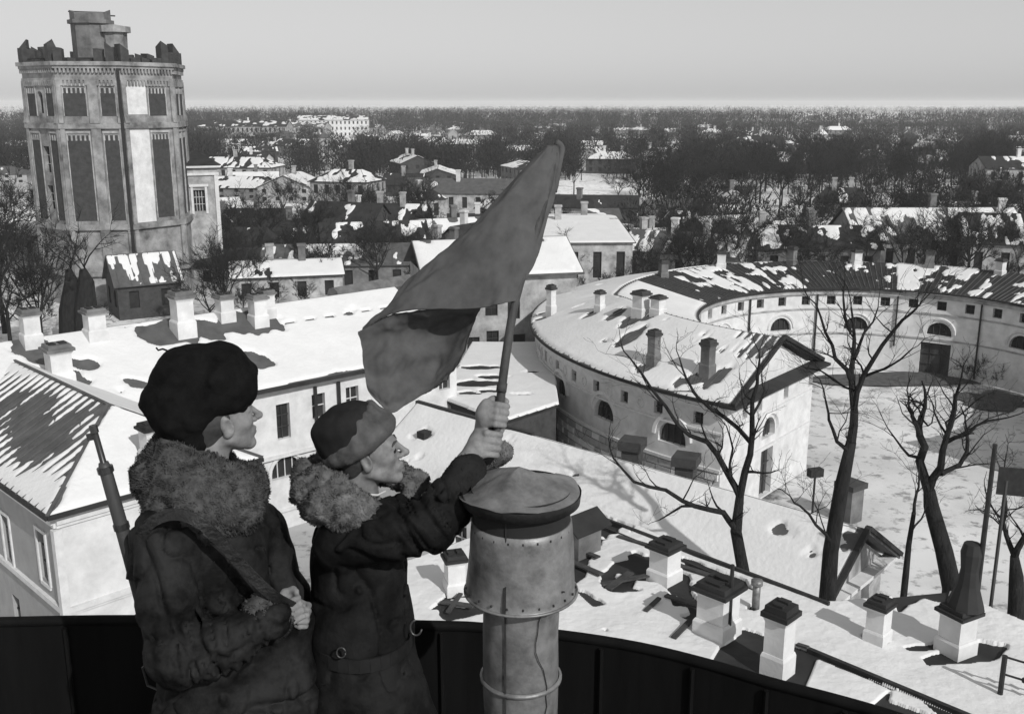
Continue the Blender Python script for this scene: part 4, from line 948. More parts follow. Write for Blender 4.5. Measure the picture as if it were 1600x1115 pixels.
# ================================================================== TREES
def grow(seed, h, trunk_r, nlimb, depth=3, twigw=.028, spread=.9, twigs=1.0, lean=0.0):
    """a bare broad-leaved tree: returns (trunk, crown) builders around the origin"""
    r = random.Random(seed); T = MB(); K = MB()
    def twig(p, d, L_, w):
        # a thin three-sided spike
        d = d / np.linalg.norm(d); a = np.cross(d, (r.uniform(-1, 1), r.uniform(-1, 1), .3)); a /= np.linalg.norm(a) + 1e-9; c = np.cross(d, a); q = p + d * L_ + np.array((0, 0, .04 * L_))
        K.add([p + a * w / 2, p - a * w / 4 + c * w * .43, p - a * w / 4 - c * w * .43, q], [(0, 1, 3), (1, 2, 3), (2, 0, 3)])
    def branch(p, d, L_, rad, lv):
        n = 4; pts = [p]; rr = [rad]; dd = d / np.linalg.norm(d)
        for i in range(n):
            dd = dd + np.array((r.gauss(0, .16), r.gauss(0, .16), r.gauss(.06, .10))); dd /= np.linalg.norm(dd)
            pts.append(pts[-1] + dd * L_ / n); rr.append(rad * (1 - .72 * (i + 1) / n))
        (K).tube(pts, rr, 5 if lv <= 1 else (4 if lv == 2 else 3), cap=False)
        if lv >= depth:
            for i in range(int(9 * twigs)):
                t = r.uniform(.15, 1) * n; k = min(n - 1, int(t)); q = pts[k] + (pts[k + 1] - pts[k]) * (t - k)
                e = dd + np.array((r.gauss(0, .75), r.gauss(0, .75), r.gauss(.12, .5))); twig(q, e, L_ * r.uniform(.35, .9), twigw)
            return
        m = r.randint(3, 5) if lv > 0 else nlimb
        for i in range(m):
            t = (.3 + .7 * (i + r.random()) / m) * n; k = min(n - 1, int(t)); q = pts[k] + (pts[k + 1] - pts[k]) * (t - k)
            a = r.uniform(0, 6.28); side = np.cross(dd, (math.cos(a), math.sin(a), .2)); side /= np.linalg.norm(side) + 1e-9
            e = dd * .62 + side * spread * r.uniform(.6, 1.1) + np.array((0, 0, .15)); branch(q, e, L_ * r.uniform(.45, .68), rr[k] * .62, lv + 1)
        for i in range(int(4 * twigs)):
            t = r.uniform(.3, 1) * n; k = min(n - 1, int(t)); q = pts[k] + (pts[k + 1] - pts[k]) * (t - k)
            twig(q, dd + np.array((r.gauss(0, .8), r.gauss(0, .8), r.gauss(.1, .5))), L_ * r.uniform(.2, .4), twigw)
    th = h * r.uniform(.28, .42); top = np.array((lean * th, 0, th)); mid = np.array((r.uniform(-.1, .1), r.uniform(-.1, .1), th * .5)) + top * (.5, .5, 0)
    T.tube([(0, 0, -.3), (0, 0, .15), mid, top], [trunk_r * 1.5, trunk_r * 1.1, trunk_r * .9, trunk_r * .78], 8)
    for i in range(nlimb):
        a = 6.28 * (i + r.random() * .6) / nlimb; up = r.uniform(.8, 1.6) if i else 2.6
        branch(top - np.array((0, 0, r.uniform(0, th * .25))), np.array((math.cos(a), math.sin(a), up)), (h - th) * r.uniform(.55, .78) if i else (h - th) * .8, trunk_r * r.uniform(.42, .6) if i else trunk_r * .7, 1)
    return T, K
protoT = []
for s, (h, tr, nl, sp) in enumerate(((13, .22, 5, .8), (15, .26, 6, .7), (11, .20, 5, 1.0), (14, .24, 4, .6), (9, .15, 5, .9), (16, .28, 6, .75))):
    T, K = grow(100 + s, h, tr, nl, 3, .075, sp, 1.5)
    mt = bpy.data.meshes.new('trunk'); mt.from_pydata([tuple(v) for v in T.v], [], T.f); mt.materials.append(bark)
    mk_ = bpy.data.meshes.new('crown'); mk_.from_pydata([tuple(v) for v in K.v], [], K.f); mk_.materials.append(bark_far)
    protoT.append((h, mt, mk_))
ntree = 0
def put_tree(x, y, s, k, rot, label, group, name='bare_tree', zz=0.0):
    global ntree
    h, mt, mk_ = protoT[k]; r = thing(name, label, 'shrub' if 'shrub' in name else 'tree', (x, y, zz), group); r.rotation_euler = (0, 0, rot); r.scale = (s, s, s * (0.9 + .2 * rnd.random()))
    for nm, me in (('trunk', mt), ('crown', mk_)): o = bpy.data.objects.new(nm, me); C.objects.link(o); o.parent = r
    ntree += 1
occupied = [(o.location.x, o.location.y) for o in C.objects if o.type == 'EMPTY' and o.get('category') in ('house',) ]
def blocked(x, y):
    if math.hypot(x - 27, y - 70) < 30 or y < 84: return True
    if math.hypot(x - TWC[0], y - TWC[1]) < 12 or math.hypot(x + 36, y - 128) < 7: return True
    if abs(x - 1) < 11 and 60 < y < 105: return True
    return any(math.hypot(x - a, y - b_) < 8 for a, b_ in occupied)
tr_ = random.Random(21)
def dens(px, py):
    # how wooded a spot of ground is, seen in the photograph
    if py > 425: return .4 if px < 480 else .05
    if px > 985 and 225 < py < 418: return 1.0
    if px > 1240 and 300 <= py < 418: return .9
    if 340 < px < 560 and 300 < py < 380: return .5
    if 600 < px < 860 and 330 < py < 380: return .5
    if 860 < px < 990 and 330 < py < 400: return .15
    if px < 350: return .6
    if py > 395: return .35 if px < 480 else .10
    if py > 300: return .35
    return .55
zones_ = (('bare leafless tree in the dark wood beyond the round courtyard', 'trees of the dark wood'), ('bare tree among the houses between tower and flag', 'trees among the houses left of the flag'), ('bare tree standing around the ruined tower', 'trees around the tower'))
cnt = 0; att = 0
while cnt < 215 and att < 12000:
    att += 1
    # nearer ground first: choose distance so that trees cover the band evenly
    px = tr_.uniform(-60, 1660); py = 258 + (430 - 258) * (tr_.random() ** 1.0)
    if tr_.random() > dens(px, py): continue
    c = at(px, py, 0)
    if float(fbm(c[0] * .035, c[1] * .022, 6.6)) + tr_.uniform(-.12, .12) < -.05: continue
    if blocked(c[0], c[1]): continue
    if px < 985 and any(abs(c[0] / c[1] - q[0] / q[1]) < 10 / q[1] and q[1] * .7 < c[1] < q[1] + 6 for q in placed): continue
    sc = tr_.uniform(.5, .85) if px > 985 else tr_.uniform(.4, .75)
    k_ = tr_.randrange(6); put_tree(c[0], c[1], sc, k_, tr_.uniform(0, 6.28), '%s %s bare tree %s, %s' % ('tall' if sc > .66 else 'low', ('round-crowned', 'broad', 'wide-spreading', 'narrow upright', 'thin young', 'large many-limbed')[k_], side(px), 'close behind the roofs' if py > 385 else ('in the middle of the wood' if py > 320 else 'far back in the wood')), 'bare trees of the park and gardens'); cnt += 1
# dark trees close behind the long snow roof, by the tower foot
for (px, py, s, k) in ((355, 520, .62, 1), (395, 515, .5, 2), (430, 505, .45, 4), (330, 512, .55, 0), (475, 500, .4, 4), (20, 560, .8, 3), (70, 560, .7, 1), (-15, 580, .8, 5), (45, 540, .6, 2), (150, 540, .5, 4), (8, 520, .9, 1)):
    c = at(px, py, 0); put_tree(c[0], c[1], s, k, px * .1, '%s dark bare tree just behind the long snow roof, %s' % (('slender', 'broad', 'spreading', 'upright', 'thin', 'heavy')[k], 'at the left frame edge' if px < 40 else ('beside the broken trunks' if px < 200 else ('left of the roof chimneys' if px < 380 else 'by the rightmost roof chimneys'))), 'dark trees below the tower')
for i in range(52):
    px = tr_.uniform(325, 680); py = tr_.uniform(345, 478); c = at(px, py, 0)
    if math.hypot(c[0] - TWC[0], c[1] - TWC[1]) < 10 or c[1] < 92 or any(math.hypot(c[0] - a, c[1] - b_) < 4 for a, b_ in occupied): continue
    k_ = tr_.randrange(6); put_tree(c[0], c[1], tr_.uniform(.4, .7), k_, i, '%s bare tree tangled among the burnt roofs, %s' % (('round', 'broad', 'spreading', 'upright', 'thin', 'heavy')[k_], side(px)), 'trees among the burnt roofs')
for i in range(60):
    px = tr_.uniform(990, 1640); py = tr_.uniform(400, 462); c = at(px, py, 0)
    if math.hypot(c[0] - 27, c[1] - 70) < 30 or any(math.hypot(c[0] - a, c[1] - b_) < 3.5 for a, b_ in occupied): continue
    k_ = tr_.randrange(6); s_ = tr_.uniform(.42, .72); put_tree(c[0], c[1], s_, k_, i, '%s %s bare tree rising between the roofs %s' % ('short' if s_ < .57 else 'taller', ('round', 'broad', 'spreading', 'upright', 'thin', 'heavy')[k_], side(px)), 'trees between the roofs behind the courtyard')
# bare shrubs crowding the yards
ns = 0
for att in range(4000):
    px = tr_.uniform(300, 1640); py = tr_.uniform(350, 470); c = at(px, py, 0)
    if math.hypot(c[0] - 27, c[1] - 70) < 28 or (abs(c[0] - 1) < 10 and c[1] < 105) or c[1] < 84 or math.hypot(c[0] - TWC[0], c[1] - TWC[1]) < 10: continue
    if 350 < px < 560 and py < 372: continue
    sc = tr_.uniform(.22, .48); k_ = tr_.randrange(6)
    put_tree(c[0], c[1], sc, k_, tr_.uniform(0, 6.28), '%s bare shrub among the yards %s, %s' % ('small' if sc < .34 else 'bigger', side(px), 'near' if py > 415 else 'farther off'), 'bare shrubs among the yards', 'bare_shrub'); ns += 1
    if ns >= 190: break
# two thick ruined trunks left of the tower foot
for (px, w, lab) in ((105, .9, 'thick broken dark trunk, left one of the pair by the tower foot'), (128, 1.0, 'thick broken dark trunk, right one of the pair by the tower foot')):
    c = at(px + 10, 545, 0); t = thing('broken_trunk', lab, 'tree', (c[0], c[1], 0)); top = Q(px - 8, 425, c[1] * .99); h = top[2]
    b = MB(); b.tube([(c[0], c[1], 0), (c[0] + .1, c[1], h * .5), (top[0], c[1], h * .85), (top[0] - .2, c[1], h)], [w * 1.4, w * 1.1, w * .7, w * .3], 9); b.build('trunk', bark, t)
    T, K = grow(int(px), 8, .12, 4, 2, .05, .9, .8); K.v = [(x + top[0], y + c[1], z + h * .6) for x, y, z in K.v]; K.build('branch', bark, t)
# the far wood: thousands of little trees nobody could count, one mesh per band
def wood(name, n, d0, d1, hmin, hmax, seed, keep, ntri=60):
    r = np.random.RandomState(seed); V = []; Fc = []
    lib = []
    for k in range(6):
        q = []; 
        for i in range(ntri):
            a = r.uniform(0, 6.28); rad = r.uniform(0, .30) ** .8; z = r.uniform(.22, 1.0); rad *= (1.15 - abs(z - .55) * 1.6); p = np.array((rad * math.cos(a), rad * math.sin(a), z))
            d = np.array((math.cos(a) * .6, math.sin(a) * .6, 1.0)) + r.normal(0, .45, 3); d /= np.linalg.norm(d); L_ = r.uniform(.08, .22); w = r.uniform(.010, .022)
            s = np.cross(d, r.normal(0, 1, 3)); s /= np.linalg.norm(s); q += [p - s * w, p + s * w, p + d * L_]
        for a in (0, 2.1, 4.2): q += [np.array((.02 * math.cos(a), .02 * math.sin(a), 0)), np.array((.02 * math.cos(a + 2.1), .02 * math.sin(a + 2.1), 0)), np.array((0, 0, .75))]
        lib.append(np.array(q))
    allv = []
    # even in picture space along x, distance by inverse law
    t = r.uniform(0, 1, n * 3); D_ = 1 / (1 / d0 + (1 / d1 - 1 / d0) * t); xx = r.uniform(-.56, .56, n * 3) * D_
    kp = keep(xx, D_, r); xx, D_ = xx[kp][:n], D_[kp][:n]
    for i in range(len(xx)):
        a = r.uniform(0, 6.28); s = r.uniform(hmin, hmax); m_ = lib[r.randint(6)]; ca, sa = math.cos(a) * s * 1.1, math.sin(a) * s * 1.1
        allv.append(np.stack([m_[:, 0] * ca - m_[:, 1] * sa + xx[i], m_[:, 0] * sa + m_[:, 1] * ca + D_[i], m_[:, 2] * s], -1))
    V = np.concatenate(allv); me = bpy.data.meshes.new(name); nf = len(V) // 3
    me.vertices.add(len(V)); me.vertices.foreach_set('co', V.astype(np.float32).ravel()); me.loops.add(nf * 3); me.loops.foreach_set('vertex_index', np.arange(nf * 3, dtype=np.int32))
    me.polygons.add(nf); me.polygons.foreach_set('loop_start', np.arange(0, nf * 3, 3, dtype=np.int32)); me.update(calc_edges=True)
    o = link(name, me, bark_far); o['kind'] = 'stuff'; return o
def clump(x, y, r, s=.02, th=.0):
    return fbm(x * s, y * s, 4.4) > th
hs_xy = np.array(placed + [at(522, 214, 0)[:2], at(383, 222, 0)[:2], at(455, 216, 0)[:2]])
def keep1(x, y, r):
    k = fbm(x * .02, y * .012, 4.4) + r.uniform(-.25, .25, x.shape) > -.18
    for hx, hy in hs_xy: k &= ~((np.abs(x - hx) < 11) & (np.abs(y - hy) < 9)) & ~((np.abs(x / y - hx / hy) < 7 / hy) & (y < hy) & (y > hy * .65) & (r.uniform(0, 1, x.shape) < .72))
    return k & (np.hypot(x + 46, y - 119) > 12)
wood('town_trees', 6500, 300, 800, 5, 10, 3, keep1, 80)
def keep0(x, y, r): return (x / y > .125 + r.uniform(-.02, .02, x.shape)) & (fbm(x * .05, y * .03, 3.3) > .04) & ~((np.abs(x - 54) < 12) & (y < 165)) & ~((np.abs(x/y - .23) < .06) & (y > 225))
wood('dark_underwood', 1000, 138, 330, 3.5, 8, 9, keep0, 90)
def keep2(x, y, r): return (fbm(x * .006, y * .003, 7.4) + r.uniform(-.15, .15, x.shape) > -.08) | (y < 900)
wood('far_wood', 6000, 780, 1900, 9, 15, 4, keep2, 34)
def keep3(x, y, r): return (fbm(x * .0016, y * .0009, 2.1) + r.uniform(-.06, .06, x.shape) > .10)
wood('horizon_wood', 4000, 1900, 6500, 8, 14, 5, keep3, 20)

# ================================================================== FOREGROUND TREES (limbs taken along the seen lines, depth varied)
def Qy(px, py, y):
    d = ray(px, py); return np.array((0, 0, H)) + d * (y / d[1])
def limb_tree(label, base, trunk_pts, limbs, f0, seed, rr0):
    r = random.Random(seed); t = thing('bare_tree', label, 'tree', base); T = MB(); K = MB()
    P3 = []
    for (x, y, rad) in trunk_pts:
        p = Qy(x, y, f0); P3.append((p, rad))
    pts = [p for p, _ in P3]; T.tube([np.array(base)] + pts, [P3[0][1] * 1.25] + [q for _, q in P3], 10); T.build('trunk', bark, t, True)
    def fine(p, d, L_, rad, lv):
        n = 4; pp = [p]; rr = [rad]; d = d / np.linalg.norm(d)
        for i in range(n):
            d = d + np.array((r.gauss(0, .22), r.gauss(0, .22), r.gauss(.05, .2))); d /= np.linalg.norm(d); pp.append(pp[-1] + d * L_ / n); rr.append(max(.004, rad * (1 - .75 * (i + 1) / n)))
        K.tube(pp, rr, 4 if lv < 2 else 3, cap=False)
        if lv >= 3: return
        for i in range(r.randint(2, 4)):
            k = r.randint(1, n); q = pp[k]; a = r.uniform(0, 6.28); e = d * .6 + .75 * np.array((math.cos(a), math.sin(a), r.uniform(-.1, .7))); fine(q, e, L_ * r.uniform(.4, .7), rr[k] * .65 + .001, lv + 1)
    for li, (poly, r0, r1, df) in enumerate(limbs):
        n = len(poly); pp = []; rad = []
        for i, (x, y) in enumerate(poly):
            t_ = i / (n - 1); pp.append(Qy(x, y, f0 + df * t_ + (r.uniform(-.12, .12) if i else 0))); rad.append(r0 + (r1 - r0) * t_)
        # refine with small kinks
        q = [pp[0]]; qr = [rad[0]]
        for i in range(n - 1):
            m_ = (pp[i] + pp[i + 1]) / 2 + np.array([r.gauss(0, .045) for _ in range(3)]); q += [m_, pp[i + 1]]; qr += [(rad[i] + rad[i + 1]) / 2, rad[i + 1]]
        K.tube(q, qr, 7, cap=False)
        for i in range(1, len(q)):
            if r.random() < .85 and qr[i] < .12:
                d = q[i] - q[i - 1]; a = r.uniform(0, 6.28); e = d / np.linalg.norm(d) * .5 + .8 * np.array((math.cos(a), math.sin(a), r.uniform(.0, .9))); fine(q[i], e, r.uniform(.7, 1.7), max(.010, qr[i] * .45), 1)
        d = q[-1] - q[-2]; fine(q[-1], d, 1.3, max(.012, r1 * .9), 1)
    K.build('branch', bark, t, False)
    return t
f1_ = 31
b1 = Qy(1180, 960, f1_); limb_tree('bare forked tree, trunk rising behind the brick chimneys', (b1[0], b1[1], 0), [(1178, 945, .24), (1163, 900, .21), (1150, 830, .19), (1156, 775, .135)],
    [([(1156, 775), (1140, 745), (1105, 690), (1060, 665), (1020, 610), (985, 560)], .12, .03, 1.5), ([(1156, 775), (1172, 710), (1175, 650), (1183, 600), (1187, 560)], .13, .03, -1.0),
     ([(1172, 690), (1130, 650), (1090, 620), (1072, 590), (1062, 560)], .08, .025, 1.5), ([(1152, 830), (1130, 800), (1085, 790), (1040, 765), (990, 752), (958, 715)], .11, .03, -2.0),
     ([(1085, 790), (1050, 800), (1030, 812)], .05, .02, -1.0), ([(1140, 745), (1145, 700), (1135, 665)], .05, .02, .8), ([(1175, 650), (1195, 610), (1190, 585)], .05, .02, .8)], f1_, 3, .2)
f2_ = 29.6
b2 = Qy(1290, 1000, f2_); limb_tree('tall straight bare tree reaching up in front of the courtyard wall', (b2[0], b2[1], 0), [(1292, 945, .27), (1298, 860, .24), (1315, 760, .22), (1330, 690, .155)],
    [([(1330, 690), (1335, 640), (1330, 580), (1335, 530), (1330, 480)], .15, .03, 1.5), ([(1335, 640), (1350, 585), (1378, 540), (1410, 500), (1432, 482)], .09, .03, -1), ([(1332, 600), (1305, 560), (1290, 520), (1275, 475)], .08, .025, 1.0),
     ([(1325, 705), (1308, 690), (1295, 655), (1290, 625)], .07, .03, -1), ([(1335, 560), (1350, 520), (1372, 480)], .06, .02, 1.2), ([(1330, 520), (1318, 470), (1320, 440)], .05, .02, .5), ([(1300, 850), (1275, 820), (1250, 790), (1235, 775)], .06, .02, -1.5), ([(1345, 590), (1385, 575), (1425, 545)], .05, .02, -1.5),
     ([(1335, 610), (1300, 590), (1262, 575)], .04, .02, 2)], f2_, 5, .2)
f3_ = 32.0
b3 = Qy(1495, 960, f3_); limb_tree('stout bare tree with three upright limbs at the right, behind the tarred cowl', (b3[0], b3[1], 0), [(1488, 920, .33), (1475, 860, .29), (1455, 790, .25), (1452, 765, .19)],
    [([(1450, 765), (1437, 720), (1437, 680), (1440, 650)], .17, .10, .8), ([(1452, 765), (1470, 730), (1480, 680), (1492, 640), (1500, 600)], .15, .04, -1.0), ([(1480, 690), (1505, 680), (1525, 665), (1560, 655)], .08, .03, -1),
     ([(1470, 740), (1500, 725), (1512, 690), (1510, 670)], .09, .05, 1), ([(1437, 715), (1410, 700), (1388, 670)], .06, .02, 1), ([(1440, 650), (1450, 665), (1458, 650)], .04, .02, .4), ([(1480, 680), (1478, 660), (1488, 640)], .06, .03, .5), ([(1437, 680), (1425, 650), (1420, 635)], .08, .05, .5)], f3_, 8, .2)
f4_ = 30.5
b4 = Qy(1590, 1000, f4_); limb_tree('short bare tree at the right frame edge below the dark board', (b4[0], b4[1], 0), [(1588, 950, .26), (1588, 900, .22), (1585, 868, .13)],
    [([(1585, 868), (1572, 835), (1567, 810), (1552, 795)], .10, .03, .5), ([(1586, 868), (1600, 840), (1625, 800), (1640, 770)], .12, .04, -.5), ([(1568, 815), (1570, 770), (1569, 735)], .06, .03, .5)], f4_, 12, .2)
f5_ = 31.5
b5 = Qy(1412, 930, f5_); limb_tree('thin crooked sapling between the middle tree and the stout tree', (b5[0], b5[1], 0), [(1415, 900, .11), (1420, 850, .09), (1428, 800, .07)],
    [([(1428, 800), (1432, 770), (1436, 745)], .06, .03, .3), ([(1424, 830), (1440, 810), (1448, 780)], .04, .02, .5)], f5_, 14, .2)
# dark shrub by the arcaded wall
for (px, py, s, lab) in ((1515, 598, .34, 'dark bushy shrub against the courtyard wall beside the big doorway'), (1560, 604, .25, 'smaller dark shrub right of the doorway shrub')):
    c = at(px, py, 0); T, K = grow(int(px), 9, .08, 7, 3, .05, 1.1, 1.6); t = thing('bare_shrub', lab, 'shrub', (c[0], c[1], 0)); K.v = [(x * s + c[0], y * s + c[1], max(0, z - 2.6) * s * 1.3) for x, y, z in K.v]; K.build('branch', bark, t)
# yard furniture
c = at(1325, 812, 0); c = np.array((c[0], c[1])); t = thing('brick_pier', 'dark square brick gate pier with flared head in the snowy yard', 'pillar', (c[0], c[1], 0))
b = MB(); b.box((c[0], c[1], 0), (1.0, 1.0, 1.9), .6); b.build('shaft', brick_mid, t); b = MB(); b.box((c[0], c[1], 1.9), (1.25, 1.25, .3), .6); b.build('cap', brick_dark, t)
for (px, py, w, h, lab) in ((988, 700, .9, 2.4, 'dark square chimney stub before the curved wall, left one'), (1072, 725, .95, 2.5, 'dark square chimney stub before the curved wall, right one')):
    p = Q(px, py, 52.5); t = thing('gate_pier', lab, 'pillar', (p[0], p[1], 0)); b = MB(); b.box((p[0], p[1], 0), (w, w, p[2]), -.4); b.build('shaft', brick_dark, t); b = MB(); b.box((p[0], p[1], p[2]), (w * 1.35, w * 1.35, .5), -.4); b.build('cap', brick_dark, t)
p = Q(1274, 738, 52); t = thing('wall_lantern', 'dark lantern box on a post at the corner of the round building', 'lamp', (p[0], p[1], 0)); b = MB(); b.box((p[0], p[1], p[2] - .2), (.75, .4, .42), .3); b.build('lamp_box', roof_dark, t); b = MB(); b.tube([(p[0], p[1], 0), (p[0], p[1], p[2] - .2)], .06, 6); b.build('post', iron_black, t)
# board on a post
p = Q(1583, 752, 30); t = thing('notice_board', 'dark rectangular board on a thin post at the right frame edge', 'board', (p[0], p[1], 0))
b = MB(); b.box((p[0] + .25, p[1], p[2] - .45), (1.3, .08, .85), -.25); b.build('board', iron_black, t); b = MB(); b.tube([(p[0] - .15, p[1] + .1, 0), (p[0] - .15, p[1] + .1, p[2])], .06, 6); b.build('post', wood_dark, t)
# ================================================================== rods and rails on the near roof
def rod(name, lab, cat, a, b_, r0, r1):
    t = MB(); t.tube([a, b_], [r0, r1], 8); o = t.build(name, iron_black, None, org=tuple(a)); tag(o, lab, cat)
p = at(1138, 1000, DZ); q = Q(1141, 838, np.linalg.norm(p - (0, 0, H)) * .985); rod('iron_rod', 'thin upright iron rod in front of the broad brick chimney', 'rod', p, np.array((p[0], p[1], q[2])), .045, .04)
p = at(1516, 1012, DZ); q = Qy(1555, 694, p[1] - .5); rod('flag_mast', 'tall leaning dark pole beside the chimney with the tarred cowl', 'pole', p, q, .065, .045)
t = thing('roof_rail', 'low iron snow rail with knobs at the right end of the near roof', 'railing', tuple(at(1562, 1088, DZ)))
p = at(1562, 1088, DZ); b = MB(); b.tube([p, p + (0, 0, .85)], .05, 8); b.build('post', iron_black, t)
pe = p + (0, 0, .83); q = pe + (1.6, -1.0, -.1)
for dz in (0, -.35):
    b = MB(); b.tube([pe + (0, 0, dz), q + (0, 0, dz)], .022, 6)
    for k in range(1, 5): b.box(tuple(pe + (q - pe) * k / 5 + (0, 0, dz - .04)), (.08, .08, .09), .5)
    b.build('rail', iron_black, t)
p2 = q; b = MB(); b.tube([(p2[0], p2[1], DZ), p2], .05, 8); b.build('post', iron_black, t)
# planks and scrap lying in the melted patches
for i, (x0, y0, x1, y1, w, lab) in enumerate(((888, 880, 940, 905, .16, 'short dark board beside the pipe, nearest its rim'), (900, 862, 935, 878, .14, 'thin board lying right of the small roof hood'), (950, 925, 985, 902, .18, 'dark board propped left of the middle chimney'),
        (1052, 1002, 1078, 978, .12, 'splintered stick lying before the broad chimney'), (1008, 960, 1030, 942, .1, 'small stick on the snow between two chimneys'), (940, 918, 1020, 905, .14, 'long board lying across the melted patch'), (1040, 935, 1090, 955, .14, 'board left of the broad chimney base'),
        (1060, 888, 1120, 910, .16, 'board along the eaves rail right of the middle chimney'), (965, 842, 1010, 858, .12, 'narrow board by the eaves rail left of the middle chimney'), (690, 945, 740, 955, .15, 'dark board left of the big pipe'), (1245, 1012, 1262, 1020, .1, 'scrap of board beside the tall chimney'), (700, 962, 720, 935, .1, 'thin slat leaning left of the big pipe'))):
    a = at(x0, y0, DZ) + (0, 0, .09); b_ = at(x1, y1, DZ) + (0, 0, .13); t = MB(); t.beam(a, b_, w, .04); o = t.build('board', wood_dark, None, org=tuple(a)); tag(o, lab, 'board', 'boards lying on the near roof')
# ================================================================== signed-distance modelling
class SDF:
    def __init__(s, lo, hi, h):
        s.lo = np.array(lo, float); s.h = h; s.n = np.ceil((np.array(hi) - s.lo) / h).astype(int) + 1
        s.F = np.full(s.n, 1.0, np.float32)
    def sl(s, lo, hi):
        a = np.clip(np.floor((lo - s.lo) / s.h).astype(int), 0, s.n - 1); b = np.clip(np.ceil((hi - s.lo) / s.h).astype(int) + 1, 1, s.n)
        if (b <= a).any(): return None
        g = [s.lo[i] + s.h * np.arange(a[i], b[i]) for i in range(3)]
        X, Y, Z = np.meshgrid(*g, indexing='ij', sparse=True); return (slice(a[0], b[0]), slice(a[1], b[1]), slice(a[2], b[2])), X, Y, Z
    def put(s, sli, d, k, op):
        f = s.F[sli]
        if op == 'sub':
            d = -d; h = np.clip(.5 + .5 * (d - f) / k, 0, 1); s.F[sli] = f * (1 - h) + d * h + k * h * (1 - h)
        else:
            h = np.clip(.5 + .5 * (f - d) / k, 0, 1); s.F[sli] = f * (1 - h) + d * h - k * h * (1 - h)
        return s
    def cap(s, a, b, ra, rb=None, k=.01, op='add'):
        a = np.array(a, float); b = np.array(b, float); rb = ra if rb is None else rb; m = max(ra, rb) + k + 2 * s.h
        r = s.sl(np.minimum(a, b) - m, np.maximum(a, b) + m)
        if r is None: return s
        sli, X, Y, Z = r; ab = b - a; L2 = max(ab @ ab, 1e-12)
        t = np.clip(((X - a[0]) * ab[0] + (Y - a[1]) * ab[1] + (Z - a[2]) * ab[2]) / L2, 0, 1)
        d = np.sqrt((X - a[0] - t * ab[0]) ** 2 + (Y - a[1] - t * ab[1]) ** 2 + (Z - a[2] - t * ab[2]) ** 2) - (ra + (rb - ra) * t)
        return s.put(sli, d.astype(np.float32), k, op)
    def ell(s, c, r, M=None, k=.01, op='add'):
        c = np.array(c, float); r = np.array(r if hasattr(r, '__len__') else (r,) * 3, float); M = np.eye(3) if M is None else M
        ext = np.sqrt(((M * r) ** 2).sum(1)) + k + 2 * s.h; q = s.sl(c - ext, c + ext)
        if q is None: return s
        sli, X, Y, Z = q; x, y, z = X - c[0], Y - c[1], Z - c[2]
        l = [M[0, i] * x + M[1, i] * y + M[2, i] * z for i in range(3)]
        k0 = np.sqrt(sum((l[i] / r[i]) ** 2 for i in range(3))); k1 = np.sqrt(sum((l[i] / r[i] ** 2) ** 2 for i in range(3))) + 1e-9
        return s.put(sli, (k0 * (k0 - 1) / k1).astype(np.float32), k, op)
    def chain(s, pts, rad, k=.01):
        for i in range(len(pts) - 1): s.cap(pts[i], pts[i + 1], rad[i], rad[i + 1], k)
        return s
    def disp(s, fn, band=.05):
        m = np.abs(s.F) < band; I = np.argwhere(m); P = s.lo + I * s.h; s.F[m] += fn(P[:, 0], P[:, 1], P[:, 2]).astype(np.float32); return s
    def mesh(s):
        F_ = s.F; ins = F_ < 0; n = s.n
        c = np.zeros(n - 1, np.uint8)
        for a in (0, 1):
            for b in (0, 1):
                for d in (0, 1): c += ins[a:n[0] - 1 + a, b:n[1] - 1 + b, d:n[2] - 1 + d]
        act = (c > 0) & (c < 8); I = np.argwhere(act); vid = np.full(n - 1, -1, np.int32); vid[act] = np.arange(len(I))
        acc = np.zeros((len(I), 3)); w = np.zeros(len(I))
        for ax in range(3):
            o = [i for i in range(3) if i != ax]
            for a in (0, 1):
                for b in (0, 1):
                    A = I.copy(); A[:, o[0]] += a; A[:, o[1]] += b; B = A.copy(); B[:, ax] += 1
                    fa = F_[A[:, 0], A[:, 1], A[:, 2]]; fb = F_[B[:, 0], B[:, 1], B[:, 2]]; m = (fa < 0) != (fb < 0)
                    t = np.where(m, fa / np.where(m, fa - fb, 1), 0); p = A.astype(float); p[:, ax] += t; acc[m] += p[m]; w[m] += 1
        V = s.lo + acc / w[:, None] * s.h; Q_ = []
        for ax in range(3):
            o = [i for i in range(3) if i != ax]; sa = [slice(None)] * 3; sb = [slice(None)] * 3; sa[ax] = slice(0, n[ax] - 1); sb[ax] = slice(1, n[ax])
            A = ins[tuple(sa)]; B = ins[tuple(sb)]
            for flip, m in ((0, A & ~B), (1, ~A & B)):
                E_ = np.argwhere(m); E_ = E_[(E_[:, o[0]] > 0) & (E_[:, o[1]] > 0) & (E_[:, o[0]] < n[o[0]] - 1) & (E_[:, o[1]] < n[o[1]] - 1)]
                q = []
                for (a, b) in ((1, 1), (0, 1), (0, 0), (1, 0)):
                    G = E_.copy(); G[:, o[0]] -= a; G[:, o[1]] -= b; q.append(vid[G[:, 0], G[:, 1], G[:, 2]])
                q = np.stack(q, -1)
                if (flip == 1) != (ax == 1): q = q[:, ::-1]
                Q_.append(q)
        return V, np.concatenate(Q_)
